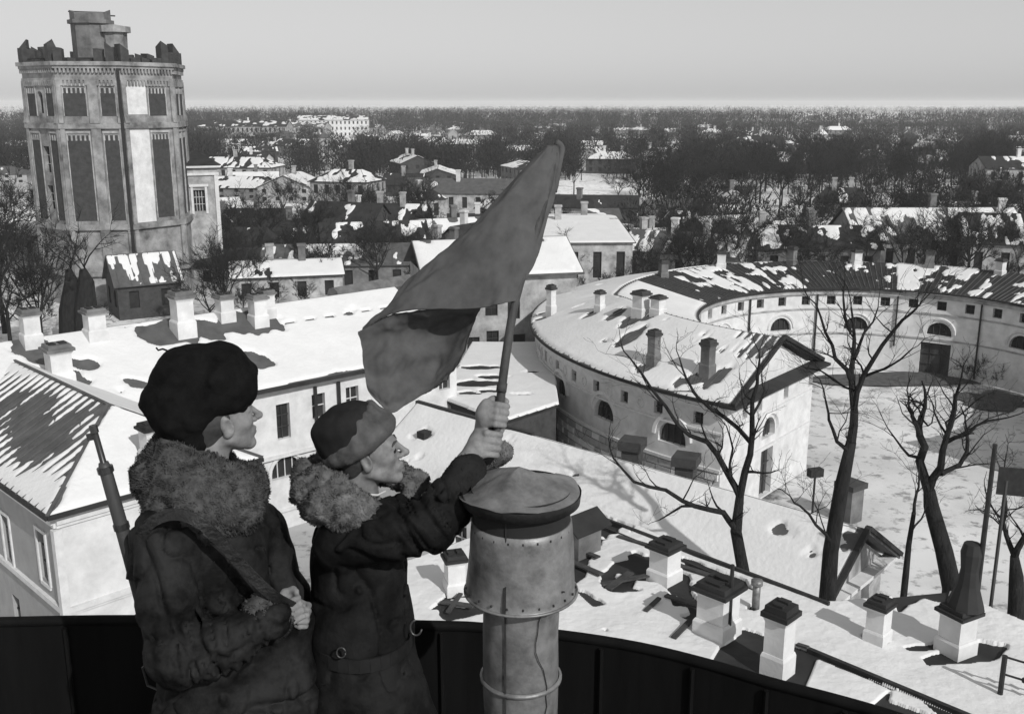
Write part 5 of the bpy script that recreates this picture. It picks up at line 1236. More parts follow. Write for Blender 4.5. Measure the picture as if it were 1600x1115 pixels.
    def build(s, name, m, parent, smooth=True, it=1, label=None):
        V, Fq = s.mesh()
        for _ in range(it):
            a = np.concatenate([Fq[:, [0, 1]], Fq[:, [1, 2]], Fq[:, [2, 3]], Fq[:, [3, 0]]]); sm_ = np.zeros_like(V); ct = np.zeros(len(V))
            np.add.at(sm_, a[:, 0], V[a[:, 1]]); np.add.at(ct, a[:, 0], 1); np.add.at(sm_, a[:, 1], V[a[:, 0]]); np.add.at(ct, a[:, 1], 1); V = V * .5 + sm_ / ct[:, None] * .5
        o0 = ORG[parent.name]; me = bpy.data.meshes.new(name); nf = len(Fq)
        me.vertices.add(len(V)); me.vertices.foreach_set('co', (V - o0).astype(np.float32).ravel()); me.loops.add(nf * 4); me.loops.foreach_set('vertex_index', Fq.astype(np.int32).ravel())
        me.polygons.add(nf); me.polygons.foreach_set('loop_start', np.arange(0, nf * 4, 4, dtype=np.int32)); me.update(calc_edges=True)
        o = link(name, me, m, parent, smooth)
        if label: o['label'] = label
        s.V, s.Q = V, Fq; return o
def frame3(fwd, up=(0, 0, 1)):
    f = np.array(fwd, float); f /= np.linalg.norm(f); l = np.cross(up, f); l /= np.linalg.norm(l); u = np.cross(f, l); return np.stack([f, l, u], 1)   # columns: forward, left, up
def fur(name, V, Fq, m, parent, n, L_, w, seed, keep=None, curl=1.0, down=(0, 0, -.4)):
    """short curly locks standing on a surface, as real thin ribbons"""
    r = np.random.RandomState(seed); A, B, D_ = V[Fq[:, 0]], V[Fq[:, 1]], V[Fq[:, 3]]; N = np.cross(B - A, D_ - A); ar = np.linalg.norm(N, axis=1) + 1e-12; N = N / ar[:, None]
    ok = np.ones(len(Fq), bool) if keep is None else keep(A)
    p = ar * ok; p = p / p.sum(); I = r.choice(len(Fq), n, p=p); u, v = r.rand(n, 1), r.rand(n, 1); P = A[I] + (B[I] - A[I]) * u + (D_[I] - A[I]) * v; Nn = N[I]
    # clumped direction field
    s = 55.0; fld = np.stack([vnoise(P[:, 0] * s, P[:, 1] * s, P[:, 2] * s + 10 * i) for i in range(3)], -1) * curl * 1.3 + r.normal(0, .28, (n, 3)) + np.array(down)
    d = Nn + fld * .9; d /= np.linalg.norm(d, axis=1)[:, None]; ln = L_ * r.uniform(.6, 1.25, (n, 1))
    b_ = np.cross(d, fld + .01); b_ /= np.linalg.norm(b_, axis=1)[:, None] + 1e-9; c = np.cross(b_, d)
    seg = 4; pts = []; 
    for i in range(seg + 1):
        t = i / seg; a = t * 3.4 * curl; pts.append(P - Nn * .004 + ln * (d * math.sin(a) / max(a, .2) * t ** .2 * (1 if a < 2.2 else .8) + c * (1 - math.cos(a)) * .42 * t))
    VV = []; FF = []
    for i in range(seg + 1):
        ww = w * (1 - .75 * i / seg) / 2; VV.append(pts[i] - b_ * ww); VV.append(pts[i] + b_ * ww)
    VV = np.stack(VV, 1).reshape(-1, 3); base = (np.arange(n) * 2 * (seg + 1))[:, None]
    for i in range(seg): FF.append(np.concatenate([base + 2 * i, base + 2 * i + 1, base + 2 * i + 3, base + 2 * i + 2], 1))
    FF = np.concatenate(FF); o0 = ORG[parent.name]; me = bpy.data.meshes.new(name); nf = len(FF)
    me.vertices.add(len(VV)); me.vertices.foreach_set('co', (VV - o0).astype(np.float32).ravel()); me.loops.add(nf * 4); me.loops.foreach_set('vertex_index', FF.astype(np.int32).ravel())
    me.polygons.add(nf); me.polygons.foreach_set('loop_start', np.arange(0, nf * 4, 4, dtype=np.int32)); me.update(calc_edges=True)
    return link(name, me, m, parent, True)
skin = mat('skin', .24, .12, 26, .68, .5, 160, contrast=.7, spec=.15, bd=.0015)
hair_m = mat('dark_hair', .03, .05, 60, .6)
coat1 = mat('worn_dark_sheepskin', .004, .018, 7, .7, .8, 38, contrast=.3, spec=.10, bd=.006, detail=12)
coat2 = mat('worn_dark_leather_coat', .004, .013, 7, .72, .8, 40, contrast=.35, spec=.09, bd=.005, detail=12)
hatm = mat('black_fur_hat', .005, .009, 25, .95, .9, 120, spec=.05, bd=.002)
hat2 = mat('dark_cloth_hat', .014, .024, 12, .95, .5, 120, spec=.05, bd=.001)
band2 = mat('pale_hat_band', .11, .035, 12, .95, .9, 90, contrast=.8, spec=.1, bd=.002)
fleece = mat('grey_fleece', .10, .015, 34, .9, contrast=.9, spec=.15)
fleece2 = mat('sunlit_fleece', .19, .03, 24, .9, contrast=.9, spec=.15)  # second man's fleece, paler to paint in the sun on it
shirt = mat('pale_collar_cloth', .5, None)
troos = mat('dark_wool_trousers', .012, .02, 12, .9)
boot = mat('dark_felt_boots', .010, .02, 10, .7, spec=.1)
PZ = 19.46                                               # the platform they stand on
def head(S_, o, M, hs=1.0, mouth=True):
    """adds a head to the field; o = point between the ears, M = forward/left/up"""
    g = lambda x, y, z: o + hs * (M @ np.array((x, y, z)))
    S_.ell(g(-.015, 0, .045), np.array((.100, .077, .088)) * hs, M, .01)
    S_.ell(g(.035, 0, -.02), np.array((.060, .060, .085)) * hs, M, .03)
    for sy in (-1, 1):
        S_.cap(g(.0, sy * .052, -.050), g(.070, sy * .012, -.098), .020 * hs, .016 * hs, .025)
        S_.ell(g(.058, sy * .042, -.018), np.array((.022, .020, .018)) * hs, M, .02)
        S_.cap(g(.074, sy * .045, .020), g(.088, sy * .010, .022), .010 * hs, .009 * hs, .012)
        S_.ell(g(.104, sy * .032, .004), .015 * hs, None, .010, 'sub'); S_.ell(g(.077, sy * .031, .003), .0145 * hs, None, .004)
        S_.cap(g(.084, sy * .042, .010), g(.0935, sy * .022, .0125), .0045 * hs, .004 * hs, .004)
    S_.ell(g(.080, 0, -.100), np.array((.017, .020, .015)) * hs, M, .016)
    S_.ell(g(.082, 0, -.062), np.array((.016, .026, .020)) * hs, M, .014)
    S_.cap(g(.091, 0, .018), g(.122, 0, -.022), .0078 * hs, .0100 * hs, .009); S_.cap(g(.122, 0, -.023), g(.113, 0, -.028), .0112 * hs, .0095 * hs, .005)
    for sy in (-1, 1): S_.ell(g(.102, sy * .012, -.028), .009 * hs, None, .006); S_.ell(g(.108, sy * .007, -.037), .0035 * hs, None, .003, 'sub')
    for sy in (-1, 1):
        S_.cap(g(.090, sy * .020, -.060), g(.1005, 0, -.057), .0045 * hs, .0060 * hs, .005); S_.cap(g(.088, sy * .018, -.069), g(.0985, 0, -.0705), .0045 * hs, .0070 * hs, .005)
        S_.cap(g(.096, sy * .022, -.0645), g(.107, 0, -.0640), .0018 * hs, .0022 * hs, .003, 'sub')
    S_.cap(g(.102, 0, -.080), g(.100, .012, -.080), .004 * hs, .003, .008, 'sub')
    for sy in (-1, 1):      # ears with a hollow and a rim
        ec = g(-.006, sy * .080, -.004); Me = M @ np.array(Matrix.Rotation(-.25, 3, 'Y')) @ np.array(Matrix.Rotation(sy * .35, 3, 'Z'))
        S_.ell(ec, np.array((.020, .010, .034)) * hs, Me, .006); S_.ell(g(-.008, sy * .074, -.030), np.array((.011, .009, .013)) * hs, Me, .006)
        S_.ell(ec + M @ np.array((.003, sy * .009, .003)) * hs, np.array((.011, .008, .020)) * hs, Me, .004, 'sub'); S_.cap(g(.006, sy * .078, -.010), g(.004, sy * .080, .0), .004, .004, .004)
    return g
def fist(S_, c, ax, out, hs=1.0, rad=.015, start=0.3, sweep=4.1, thumb=True, wrist=None, order=1):
    """five fingers closed round a rod: c = rod point in the palm's middle, ax = rod direction (towards the thumb side), out = knuckle direction"""
    ax = np.array(ax, float); ax /= np.linalg.norm(ax); out = np.array(out, float); out -= ax * (out @ ax); out /= np.linalg.norm(out); sd_ = np.cross(ax, out) * order
    P_ = lambda ang, r, t: c + ax * t + (out * math.cos(ang) + sd_ * math.sin(ang)) * r
    for i, (t, fr, ln) in enumerate(((.030, .0102, 1.0), (.0095, .0106, 1.06), (-.0110, .0102, 1.0), (-.0300, .0088, .86))):
        t *= hs; fr *= hs; R0 = rad + fr * .95; n = 4; angs_ = [-2.35 + start, -1.25 + start, .15 + start, 1.35 * ln + start, 2.3 * ln + start]
        rr_ = [R0 + .016 * hs, R0 + .010 * hs, R0 + .004 * hs, R0, R0 - .001]
        pts = [P_(a, r, t) for a, r in zip(angs_, rr_)]; S_.chain(pts, [fr * 1.12, fr * 1.12, fr * 1.0, fr * .95, fr * .82], .0022)
    # palm / back of the hand
    pc = P_(-2.5 + start, rad + .024 * hs, 0); S_.ell(pc, np.array((.047, .026, .024)) * hs, np.stack([ax, np.cross(ax, (P_(-2.5 + start, 1, 0) - c)), (P_(-2.5 + start, 1, 0) - c)], 1), .014)
    if thumb:
        S_.chain([P_(-2.9 + start, rad + .022 * hs, .030 * hs), P_(2.6 + start, rad + .018 * hs, .046 * hs), P_(1.6 + start, rad + .013 * hs, .050 * hs), P_(.8 + start, rad + .011 * hs, .046 * hs)], [.017 * hs, .0135 * hs, .0115 * hs, .0098 * hs], .006)
    return pc
def crease(x, y, z, f, w, seed=0.0):
    n_ = fbm(x * f + seed, y * f, z * f, 2); return np.clip(1 - np.abs(n_) / w, 0, 1) ** 1.5
def wrinkle(dirs, amp, f):
    def fn(x, y, z):
        s = 0
        for (dx, dy, dz), a, fr in dirs:
            w = fbm(x * 3.1, y * 3.1, z * 3.1, 2) * 3.2; ph = (x * dx + y * dy + z * dz) * fr + w * 2.2; s = s + a * (1 - np.abs(np.sin(ph))) ** 2
        return -(s) * amp + amp * .5 * fbm(x * f, y * f, z * f, 3)
    return fn
# ------------------------------------------------------------------ MAN 1 (left, seen from behind)
fm = 3.0
m1_ = thing('person', 'man in bulky dark fur hat and sheepskin coat seen from behind, rifle on his back', 'person', (Q(340, 1000, 3.05)[0], Q(340, 1000, 3.05)[1], PZ))
def qz(px, py, f): return Q(px, py, f)
hx, hy = Q(345, 1080, 3.08)[:2]
hipc = Q(350, 1085, 3.08) + (0, .07, 0)
body = SDF((-1.32, 2.35, PZ - .02), (-.45, 3.5, 21.42), .0045)
o1 = Q(337, 655, 3.02); M1 = frame3((.80, .56, .10))
# wanted: near ear at pixel (355,668)
ear = o1 + M1 @ np.array((-.006, -.080, -.004)); want = Q(355, 667, 2.98); o1 = o1 + (want - ear)
g1 = head(body, o1, M1)
neckb = Q(318, 760, 3.06); body.cap(g1(-.035, 0, -.045), neckb, .058, .066, .02)
sh_r, sh_l = Q(258, 845, 2.90), Q(400, 830, 3.25)
chest = Q(330, 880, 3.06); waist = Q(338, 1000, 3.07)
body.ell(chest + (0, .03, 0), (.15, .09, .20), frame3((.80, .56, 0))[:, [1, 0, 2]], .05); body.cap(sh_r, sh_l, .055, .055, .05); body.cap(neckb, chest, .07, .11, .04)
body.cap(chest + (0, .03, 0), waist + (0, .03, 0), .10, .10, .05); body.cap(waist + (0, .03, 0), hipc, .10, .115, .05)
el_r = Q(262, 1035, 2.84); wr_r = Q(432, 962, 2.92); el_l = Q(430, 1000, 3.34); wr_l = Q(452, 952, 3.10)
body.chain([sh_r, el_r, wr_r], [.048, .040, .027], .02); body.chain([sh_l, el_l, wr_l], [.048, .040, .027], .02)
sling_hand = Q(458, 950, 2.96)
pc = fist(body, sling_hand, (-.25, .1, .96), (.75, -.6, .1), .95, .012, start=.3); body.cap(wr_r, pc, .028, .03, .015)
hl = Q(470, 962, 3.06); pc = fist(body, hl, (.1, .1, .97), (.9, -.3, .1), .9, .010, start=.0, order=-1); body.cap(wr_l, pc, .027, .028, .015)
fr3 = frame3((.80, .56, 0))
for sy in (-1, 1):
    hp = hipc + fr3[:, 1] * .09 * sy; kn = np.array((hp[0] + .02, hp[1], PZ + .50)); an_ = np.array((hp[0] + .02, hp[1], PZ + .08)); body.chain([hp, kn, an_], [.070, .052, .038], .02); body.cap(an_ - (0, 0, .04), an_ + fr3[:, 0] * .15 - (0, 0, .045), .036, .03, .01)
body.build('body', skin, m1_)
hr_ = SDF(o1 - .17, o1 + .17, .005); hr_.ell(g1(-.030, 0, .02), (.092, .081, .085), M1, .01); hr_.ell(g1(-.055, 0, -.045), (.045, .058, .045), M1, .02); hr_.ell(g1(.07, 0, -.02), (.075, .12, .10), M1, .01, 'sub'); hr_.build('hair', hair_m, m1_)
# fur hat: bulky, lumpy, tied-up flaps
hs_ = SDF(Q(315, 610, 3.0) - .24, Q(315, 610, 3.0) + .24, .0055)
Mc = frame3((0, CT, -ST)); cr_ = lambda px, py, f: Q(px, py, f)
hs_.ell(cr_(313, 612, 3.03), (.145, .120, .112), np.stack([[1, 0, 0], [0, CT, -ST], [0, ST, CT]], 1), .02)
hs_.ell(cr_(290, 640, 3.02), (.105, .12, .105), None, .04); hs_.ell(cr_(345, 590, 3.04), (.095, .11, .095), None, .04); hs_.ell(cr_(275, 580, 3.0), (.06, .08, .06), None, .03)
hs_.ell(cr_(305, 560, 3.02), (.075, .08, .045), None, .03); hs_.ell(cr_(345, 556, 3.02), (.055, .08, .04), None, .025); hs_.ell(cr_(268, 566, 2.98), (.034, .04, .03), None, .015); hs_.ell(cr_(375, 600, 3.05), (.05, .09, .07), None, .03)
hs_.cap(cr_(243, 625, 3.0), cr_(300, 690, 3.0), .045, .05, .03); hs_.cap(cr_(325, 560, 2.93), cr_(300, 640, 2.90), .012, .02, .03, 'sub'); hs_.cap(cr_(255, 600, 2.90), cr_(320, 665, 2.87), .010, .012, .03, 'sub')
hs_.disp(lambda x, y, z: .012 * fbm(x * 22, y * 22, z * 22, 3))
ho = hs_.build('fur_hat', hatm, m1_, it=1)
fur('fur_pile', hs_.V, hs_.Q, hatm, m1_, 14000, .006, .0018, 5, curl=.9)
MB().tube([cr_(262, 548, 3.0), cr_(254, 545, 3.0), cr_(247, 547, 3.0), cr_(244, 543, 3.0)], .003, 5).build('hat_string', hatm, m1_)
# coat
ct = SDF((-1.36, 2.30, PZ + .30), (-.35, 3.55, 21.0), .0075)
Mt = np.stack([fr3[:, 1], fr3[:, 0], np.array((0, 0, 1.))], 1)
ct.ell(Q(325, 860, 3.08), (.215, .165, .20), Mt, .06); ct.ell(Q(332, 950, 3.10), (.215, .170, .22), Mt, .08); ct.cap(Q(345, 1020, 3.12), Q(355, 1120, 3.14), .19, .215, .08)
bt = Q(362, 1180, 3.16); ct.cap(Q(355, 1120, 3.14), np.array((bt[0], bt[1], PZ + .62)), .215, .25, .05)
ct.cap(sh_r + (0, 0, .01), sh_l, .095, .09, .06); ct.cap(Q(240, 860, 2.98), Q(300, 800, 3.0), .075, .09, .05)
ct.chain([Q(262, 850, 2.90), Q(262, 950, 2.84), Q(276, 1028, 2.82), Q(345, 1012, 2.85), Q(424, 966, 2.90)], [.092, .088, .084, .074, .058], .03)
ct.chain([sh_l, Q(442, 920, 3.28), Q(446, 985, 3.26), Q(462, 965, 3.10)], [.092, .082, .070, .055], .03)
ct.ell(Q(460, 1080, 3.12), (.07, .10, .16), None, .08)
def arm_folds(x, y, z):
    # deep creases across the forearm, softer drag folds over the back
    a = Q(250, 1030, 2.82); b = Q(424, 966, 2.90); ab = b - a; L2 = ab @ ab; t = ((x - a[0]) * ab[0] + (y - a[1]) * ab[1] + (z - a[2]) * ab[2]) / L2
    dd = np.sqrt((x - a[0] - t * ab[0]) ** 2 + (y - a[1] - t * ab[1]) ** 2 + (z - a[2] - t * ab[2]) ** 2)
    w = np.clip(1 - np.abs(dd - .08) / .07, 0, 1) * np.clip((t + .15) * 4, 0, 1) * np.clip((1.15 - t) * 4, 0, 1)
    u_ = t * .55; ax_ = np.stack([x, y, z]) * 1.0
    r_ = (.026 * crease(u_ * 3.2 + dd * 1.2, x * .9, z * 1.1, 5.0, .12) + .018 * crease(u_ * 4, y * 1.5 + 3, z * 1.4, 6.0, .10)) * w
    b_ = .019 * crease(x * .9, y * .9, z * .55, 6.5, .09) + .014 * crease(x + z * .8, y, z * .6 - x * .5, 9.0, .10, 4.0)
    return r_ + b_ * (1 - w * .6) + .010 * fbm(x * 5, y * 5, z * 5, 3)
ct.disp(arm_folds, .06)
ct.build('sheepskin_coat', coat1, m1_, it=1)
# fleece collar: wide ring lying on the shoulders
cl = SDF(Q(322, 745, 3.05) - .34, Q(322, 745, 3.05) + .34, .007)
ring_sh = lambda p: (322 + (p[0] - 322) * .90, 748 + (p[1] - 748) * .92, p[2])
ring_pts = [(238, 715, 3.05), (232, 745, 2.98), (262, 765, 2.92), (300, 778, 2.90), (345, 785, 2.92), (385, 778, 2.98), (405, 765, 3.06), (392, 745, 3.16), (350, 725, 3.22), (290, 712, 3.20), (250, 700, 3.12), (238, 715, 3.05)]
rp3 = [Q(*ring_sh(p)) for p in ring_pts]; cl.chain(rp3, [.044, .050, .058, .062, .062, .054, .044, .040, .04, .045, .045, .045], .03)
cl.chain([Q(258, 692, 3.03), Q(275, 720, 2.96), Q(322, 748, 2.94), Q(366, 752, 2.99), Q(385, 742, 3.08)], [.03, .05, .052, .038, .03], .05); cl.chain([Q(240, 745, 2.97), Q(262, 800, 2.92), Q(320, 822, 2.91)], [.04, .05, .05], .05); cl.chain([Q(330, 815, 2.92), Q(385, 812, 2.96)], [.045, .040], .04)
cl.disp(lambda x, y, z: .016 * fbm(x * 14, y * 14, z * 14, 3) + .016 * fbm(x * 32, y * 32, z * 32, 2), .05)
cob = cl.build('fleece_collar', fleece, m1_, it=1); fur('fleece_locks', cl.V, cl.Q, fleece, m1_, 46000, .021, .0022, 8, curl=1.3)
cf = SDF(wr_r - .1, wr_r + .1, .006); cf.chain([Q(408, 955, 2.90), Q(432, 968, 2.92)], [.050, .046], .02); cf.build('fleece_cuff', fleece, m1_); fur('cuff_locks', cf.V, cf.Q, fleece, m1_, 3500, .018, .003, 9)
MB().tube([Q(322, 716, 2.985), Q(345, 727, 2.965), Q(362, 729, 2.975), Q(372, 724, 3.02)], .0045, 6).build('shirt_collar', shirt, m1_)
# trousers + boots
def legs(t, hipc_, fr, low):
    tr = SDF((hipc_[0] - .3, hipc_[1] - .3, PZ - .02), (hipc_[0] + .35, hipc_[1] + .3, PZ + .9), .012); bo = SDF((hipc_[0] - .3, hipc_[1] - .4, PZ - .03), (hipc_[0] + .45, hipc_[1] + .4, PZ + .5), .012)
    for sy in (-1, 1):
        hp = hipc_ + fr[:, 1] * .09 * sy; kn = np.array((hp[0] + .02, hp[1], PZ + .50)); a_ = np.array((hp[0] + .02, hp[1], PZ + .08))
        tr.chain([(hp[0], hp[1], min(hp[2], PZ + .68)), kn, (a_[0], a_[1], PZ + .36)], [.085, .080, .075], .03); bo.chain([(a_[0], a_[1], PZ + .42), (a_[0], a_[1], PZ + .08)], [.075, .062], .02); bo.cap((a_[0], a_[1], PZ + .055), a_ + fr[:, 0] * .17 - (0, 0, .025), .058, .052, .02)
    tr.build('trousers', troos, t); bo.build('boots', boot, t)
legs(m1_, hipc, fr3, 0)

# ------------------------------------------------------------------ RIFLE slung behind his shoulder
rf = thing('rifle', 'long bolt-action rifle slung muzzle-up behind the shoulder of the man on the left', 'rifle', tuple(Q(210, 930, 2.95)))
ra_, rb_ = Q(145, 664, 2.86), Q(229, 960, 3.00); rd = (rb_ - ra_) / np.linalg.norm(rb_ - ra_); Lr = 1.10
P_r = lambda t: ra_ + rd * t
wood_g = mat('rifle_stock_wood', .035, .06, 14, .5, stretch=(1, 1, .3)); steel = mat('blued_steel', .05, .07, 10, .35, metal=.6)
b = MB(); b.tube([P_r(0), P_r(.45)], [.0085, .0105], 12); b.tube([P_r(.45), P_r(.60)], [.0115, .014], 12); b.build('barrel', steel, rf, True)
b = MB(); b.tube([P_r(.112), P_r(.13), P_r(.40), P_r(.62), P_r(.78), P_r(.9), P_r(1.12)], [.014, .0185, .021, .025, .023, .024, .032], 10); b.build('stock', wood_g, rf, True)
b = MB(); b.beam(P_r(.025) - (.016, 0, 0), P_r(.045) - (.016, 0, 0), .006, .02); b.tube([P_r(0), P_r(.022)], .012, 10); b.build('front_sight', steel, rf)
for t_ in (.125, .30): MB().tube([P_r(t_), P_r(t_ + .018)], .0225, 12).build('barrel_band', steel, rf)
b = MB(); b.tube([P_r(.62), P_r(.76)], .017, 8); b.tube([P_r(.72) + (0, 0, 0), P_r(.72) + (.045, -.03, .01)], .006, 6); b.tube([P_r(.72) + (.045, -.03, .01), P_r(.72) + (.052, -.034, .01)], .012, 8); b.build('bolt', steel, rf)
b = MB(); b.tube([P_r(.74) - (.02, .0, 0), P_r(.76) - (.055, 0, .01), P_r(.82) - (.055, 0, .01), P_r(.85) - (.02, 0, 0)], .004, 6); b.build('trigger_guard', steel, rf)
def ribbon(pts, w, th, nrm, name, m, parent):
    b = MB(); n = len(pts); pts = [np.array(p, float) for p in pts]; vs = []
    for i, p in enumerate(pts):
        d = pts[min(i + 1, n - 1)] - pts[max(i - 1, 0)]; d /= np.linalg.norm(d); nn = np.array(nrm[i] if isinstance(nrm, list) else nrm, float); s = np.cross(d, nn); s /= np.linalg.norm(s); nn = np.cross(s, d)
        vs += [p - s * w / 2, p + s * w / 2, p + s * w / 2 + nn * th, p - s * w / 2 + nn * th]
    fs = []
    for i in range(n - 1):
        a = 4 * i
        for k in range(4): fs.append((a + k, a + (k + 1) % 4, a + 4 + (k + 1) % 4, a + 4 + k))
    fs += [(3, 2, 1, 0), (4 * n - 4, 4 * n - 3, 4 * n - 2, 4 * n - 1)]
    return mesh(name, vs, fs, m, parent, smooth=False)
def crv(pts, n=6):
    pts = [np.array(p) for p in pts]; o = []
    for i in range(len(pts) - 1):
        p0, p1, p2, p3 = pts[max(i - 1, 0)], pts[i], pts[i + 1], pts[min(i + 2, len(pts) - 1)]
        for k in range(n):
            t = k / n; o.append(.5 * ((2 * p1) + (p2 - p0) * t + (2 * p0 - 5 * p1 + 4 * p2 - p3) * t * t + (-p0 + 3 * p1 - 3 * p2 + p3) * t ** 3))
    return o + [pts[-1]]
strap_m = mat('worn_leather_strap', .018, .008, 20, .42, .3, 80, spec=.5)
ribbon(crv([Q(206, 905, 2.93), Q(214, 850, 2.85), Q(238, 815, 2.80), Q(275, 803, 2.765), Q(312, 815, 2.76), Q(345, 845, 2.79), Q(385, 890, 2.83), Q(425, 928, 2.87), Q(456, 946, 2.93)]), .032, .005, (0, -CT, ST), 'sling', strap_m, rf)

# ------------------------------------------------------------------ FLAG AND ITS POLE
pa, pb, pt = Q(771, 712, 3.16), Q(803, 470, 3.24), Q(869, 226, 3.38)
pdir = (pt - pa) / np.linalg.norm(pt - pa)
pa = Q(771, 705, 3.16)
fl = thing('flag', 'plain mid-grey flag on a wooden stick raised high by the kneeling-height man', 'flag', tuple(pa))
fl['label'] = 'plain dark cloth flag on a wooden stick held up over the rooftops'
cloth = mat('flag_cloth', .100, .052, 14, .9, .35, 260, contrast=.9, spec=.1, bd=.001); stick = mat('flag_stick_wood', .06, .03, 20, .7, .3, 60, stretch=(1, 1, .2))
axp = [Q(771, 712, 3.16), Q(779, 650, 3.17), Q(790, 560, 3.20), Q(806, 466, 3.24), Q(832, 380, 3.29), Q(852, 310, 3.33), Q(866, 240, 3.37)]
MB().tube(crv(axp, 4), [.014] * 25, 10).build('pole', stick, fl, True)
MB().tube([Q(783, 612, 3.175), Q(785, 598, 3.178)], .017, 10).build('pole_collar', stick, fl, True)
def sheet(name, rows, m, parent, nsub=10, th=.004, amp=.008, seed=0):
    """rows of control points -> smooth grid, thickened"""
    g = np.array([crv(r, nsub) for r in rows]); gg = np.array([crv(list(g[:, j]), nsub) for j in range(g.shape[1])]).transpose(1, 0, 2)
    nu, nv = gg.shape[:2]; U, V_ = np.meshgrid(np.linspace(0, 1, nu), np.linspace(0, 1, nv), indexing='ij')
    du = np.gradient(gg, axis=0); dv = np.gradient(gg, axis=1); N = np.cross(du, dv); N /= np.linalg.norm(N, axis=2)[..., None] + 1e-9
    gg = gg + N * (amp * fbm(U * 7 + seed, V_ * 5, seed, 4) + .004 * fbm(U * 26, V_ * 16, seed + 3, 3) + amp * .8 * np.sin(V_ * 19 + 3 * fbm(U * 3, V_ * 3, seed)) * .35)[..., None]
    gg[:, -1] += 0; V = np.concatenate([gg.reshape(-1, 3), (gg - N * th).reshape(-1, 3)]); idx = np.arange(nu * nv).reshape(nu, nv); o = nu * nv
    f = np.stack([idx[:-1, :-1], idx[1:, :-1], idx[1:, 1:], idx[:-1, 1:]], -1).reshape(-1, 4); F2 = np.concatenate([f, f[:, ::-1] + o]).tolist()
    for e in (idx[0], idx[-1][::-1], idx[:, -1], idx[:, 0][::-1]):
        for a, c in zip(e[:-1], e[1:]): F2.append([int(c), int(a), int(a + o), int(c + o)])
    return mesh(name, V, F2, m, parent, smooth=True)
# upper cloth from the stick to the far upper edge; rows run from the stick outwards
rows = [[(871, 224, 3.37), (868, 290, 3.36), (852, 355, 3.31), (832, 420, 3.26), (806, 470, 3.22)],
        [(866, 226, 3.36), (845, 292, 3.30), (818, 350, 3.26), (800, 420, 3.22), (784, 474, 3.19)],
        [(857, 230, 3.36), (800, 300, 3.29), (768, 360, 3.25), (755, 430, 3.24), (748, 482, 3.22)],
        [(850, 236, 3.37), (765, 330, 3.30), (718, 380, 3.29), (695, 430, 3.28), (680, 484, 3.25)],
        [(800, 290, 3.38), (715, 375, 3.34), (668, 420, 3.32), (640, 455, 3.30), (622, 488, 3.27)],
        [(740, 355, 3.40), (668, 412, 3.38), (622, 460, 3.36), (592, 492, 3.33), (582, 504, 3.31)],
        [(718, 376, 3.41), (648, 428, 3.40), (604, 476, 3.38), (572, 508, 3.36), (562, 520, 3.35)]]
sheet('upper_cloth', [[Q(*p) for p in r] for r in rows], cloth, fl, 12, amp=.015, seed=1)
rows = [[(752, 478, 3.22), (742, 500, 3.29), (728, 540, 3.33), (712, 578, 3.35), (696, 594, 3.35)],
        [(700, 483, 3.25), (698, 510, 3.36), (688, 555, 3.40), (676, 596, 3.39), (668, 612, 3.37)],
        [(650, 486, 3.265), (652, 515, 3.36), (646, 562, 3.36), (640, 606, 3.34), (638, 630, 3.33)],
        [(606, 494, 3.29), (610, 525, 3.33), (606, 575, 3.30), (606, 618, 3.29), (612, 645, 3.29)],
        [(562, 519, 3.35), (566, 548, 3.33), (570, 580, 3.30), (574, 606, 3.28), (590, 628, 3.28)]]
sheet('lower_cloth', [[Q(*p) for p in r] for r in rows], cloth, fl, 12, amp=.018, seed=4)
b = MB(); b.tube(crv([Q(868, 222, 3.37), Q(877, 232, 3.38), Q(872, 262, 3.37), Q(866, 300, 3.36)]), [.010, .012, .012, .012, .013, .013, .013, .013, .012, .012, .012, .012, .012, .012, .012, .012, .012, .01, .01][:19], 8); b.build('pole_sleeve', cloth, fl, True)

# ------------------------------------------------------------------ MAN 2 (holding the flag)
m2_ = thing('person', 'man in pale-banded round hat and fleece-collared coat holding up the flag ', 'person', (Q(565, 1000, 3.2)[0], Q(565, 1000, 3.2)[1], PZ))
b2d = SDF((-.95, 2.50, PZ - .02), (.10, 3.60, 21.30), .0042)
M2 = frame3((.93, .14, .14)); 
want = Q(572, 722, 3.10); o2 = want - M2 @ np.array((-.006, -.080, -.004)) * .97
g2 = head(b2d, o2, M2, .97)
fr2 = frame3((.93, .30, 0)); Mt2 = np.stack([fr2[:, 1], fr2[:, 0], np.array((0, 0, 1.))], 1)
nb2 = Q(562, 800, 3.24); b2d.cap(g2(-.035, 0, -.04), nb2, .056, .064, .02)
s2r, s2l = Q(540, 835, 3.10), Q(610, 825, 3.42); ch2 = Q(565, 890, 3.24); wa2 = Q(562, 985, 3.24); hp2 = Q(574, 1075, 3.24) + (0, .06, 0)
b2d.ell(ch2 + (0, .04, 0), (.13, .085, .17), Mt2, .05); b2d.cap(s2r, s2l, .055, .055, .05); b2d.cap(nb2, ch2 + (0, .04, 0), .065, .08, .04); b2d.cap(ch2 + (0, .04, 0), wa2 + (0, .03, 0), .09, .09, .05); b2d.cap(wa2 + (0, .03, 0), hp2, .09, .11, .05)
low = Q(768, 692, 3.165); upp = Q(777, 652, 3.17)
e2r = Q(672, 832, 3.06); w2r = Q(728, 724, 3.10); e2l = Q(720, 800, 3.42); w2l = Q(752, 690, 3.26)
b2d.chain([s2r, e2r, w2r], [.048, .040, .030], .02); b2d.chain([s2l, e2l, w2l], [.048, .040, .027], .02)
pax = axp[1] - axp[0]
pc = fist(b2d, low + (0, 0, -.004), pax, (.85, -.50, -.05), 1.06, .014, start=-.35, order=1); b2d.cap(w2r, pc, .031, .034, .02)
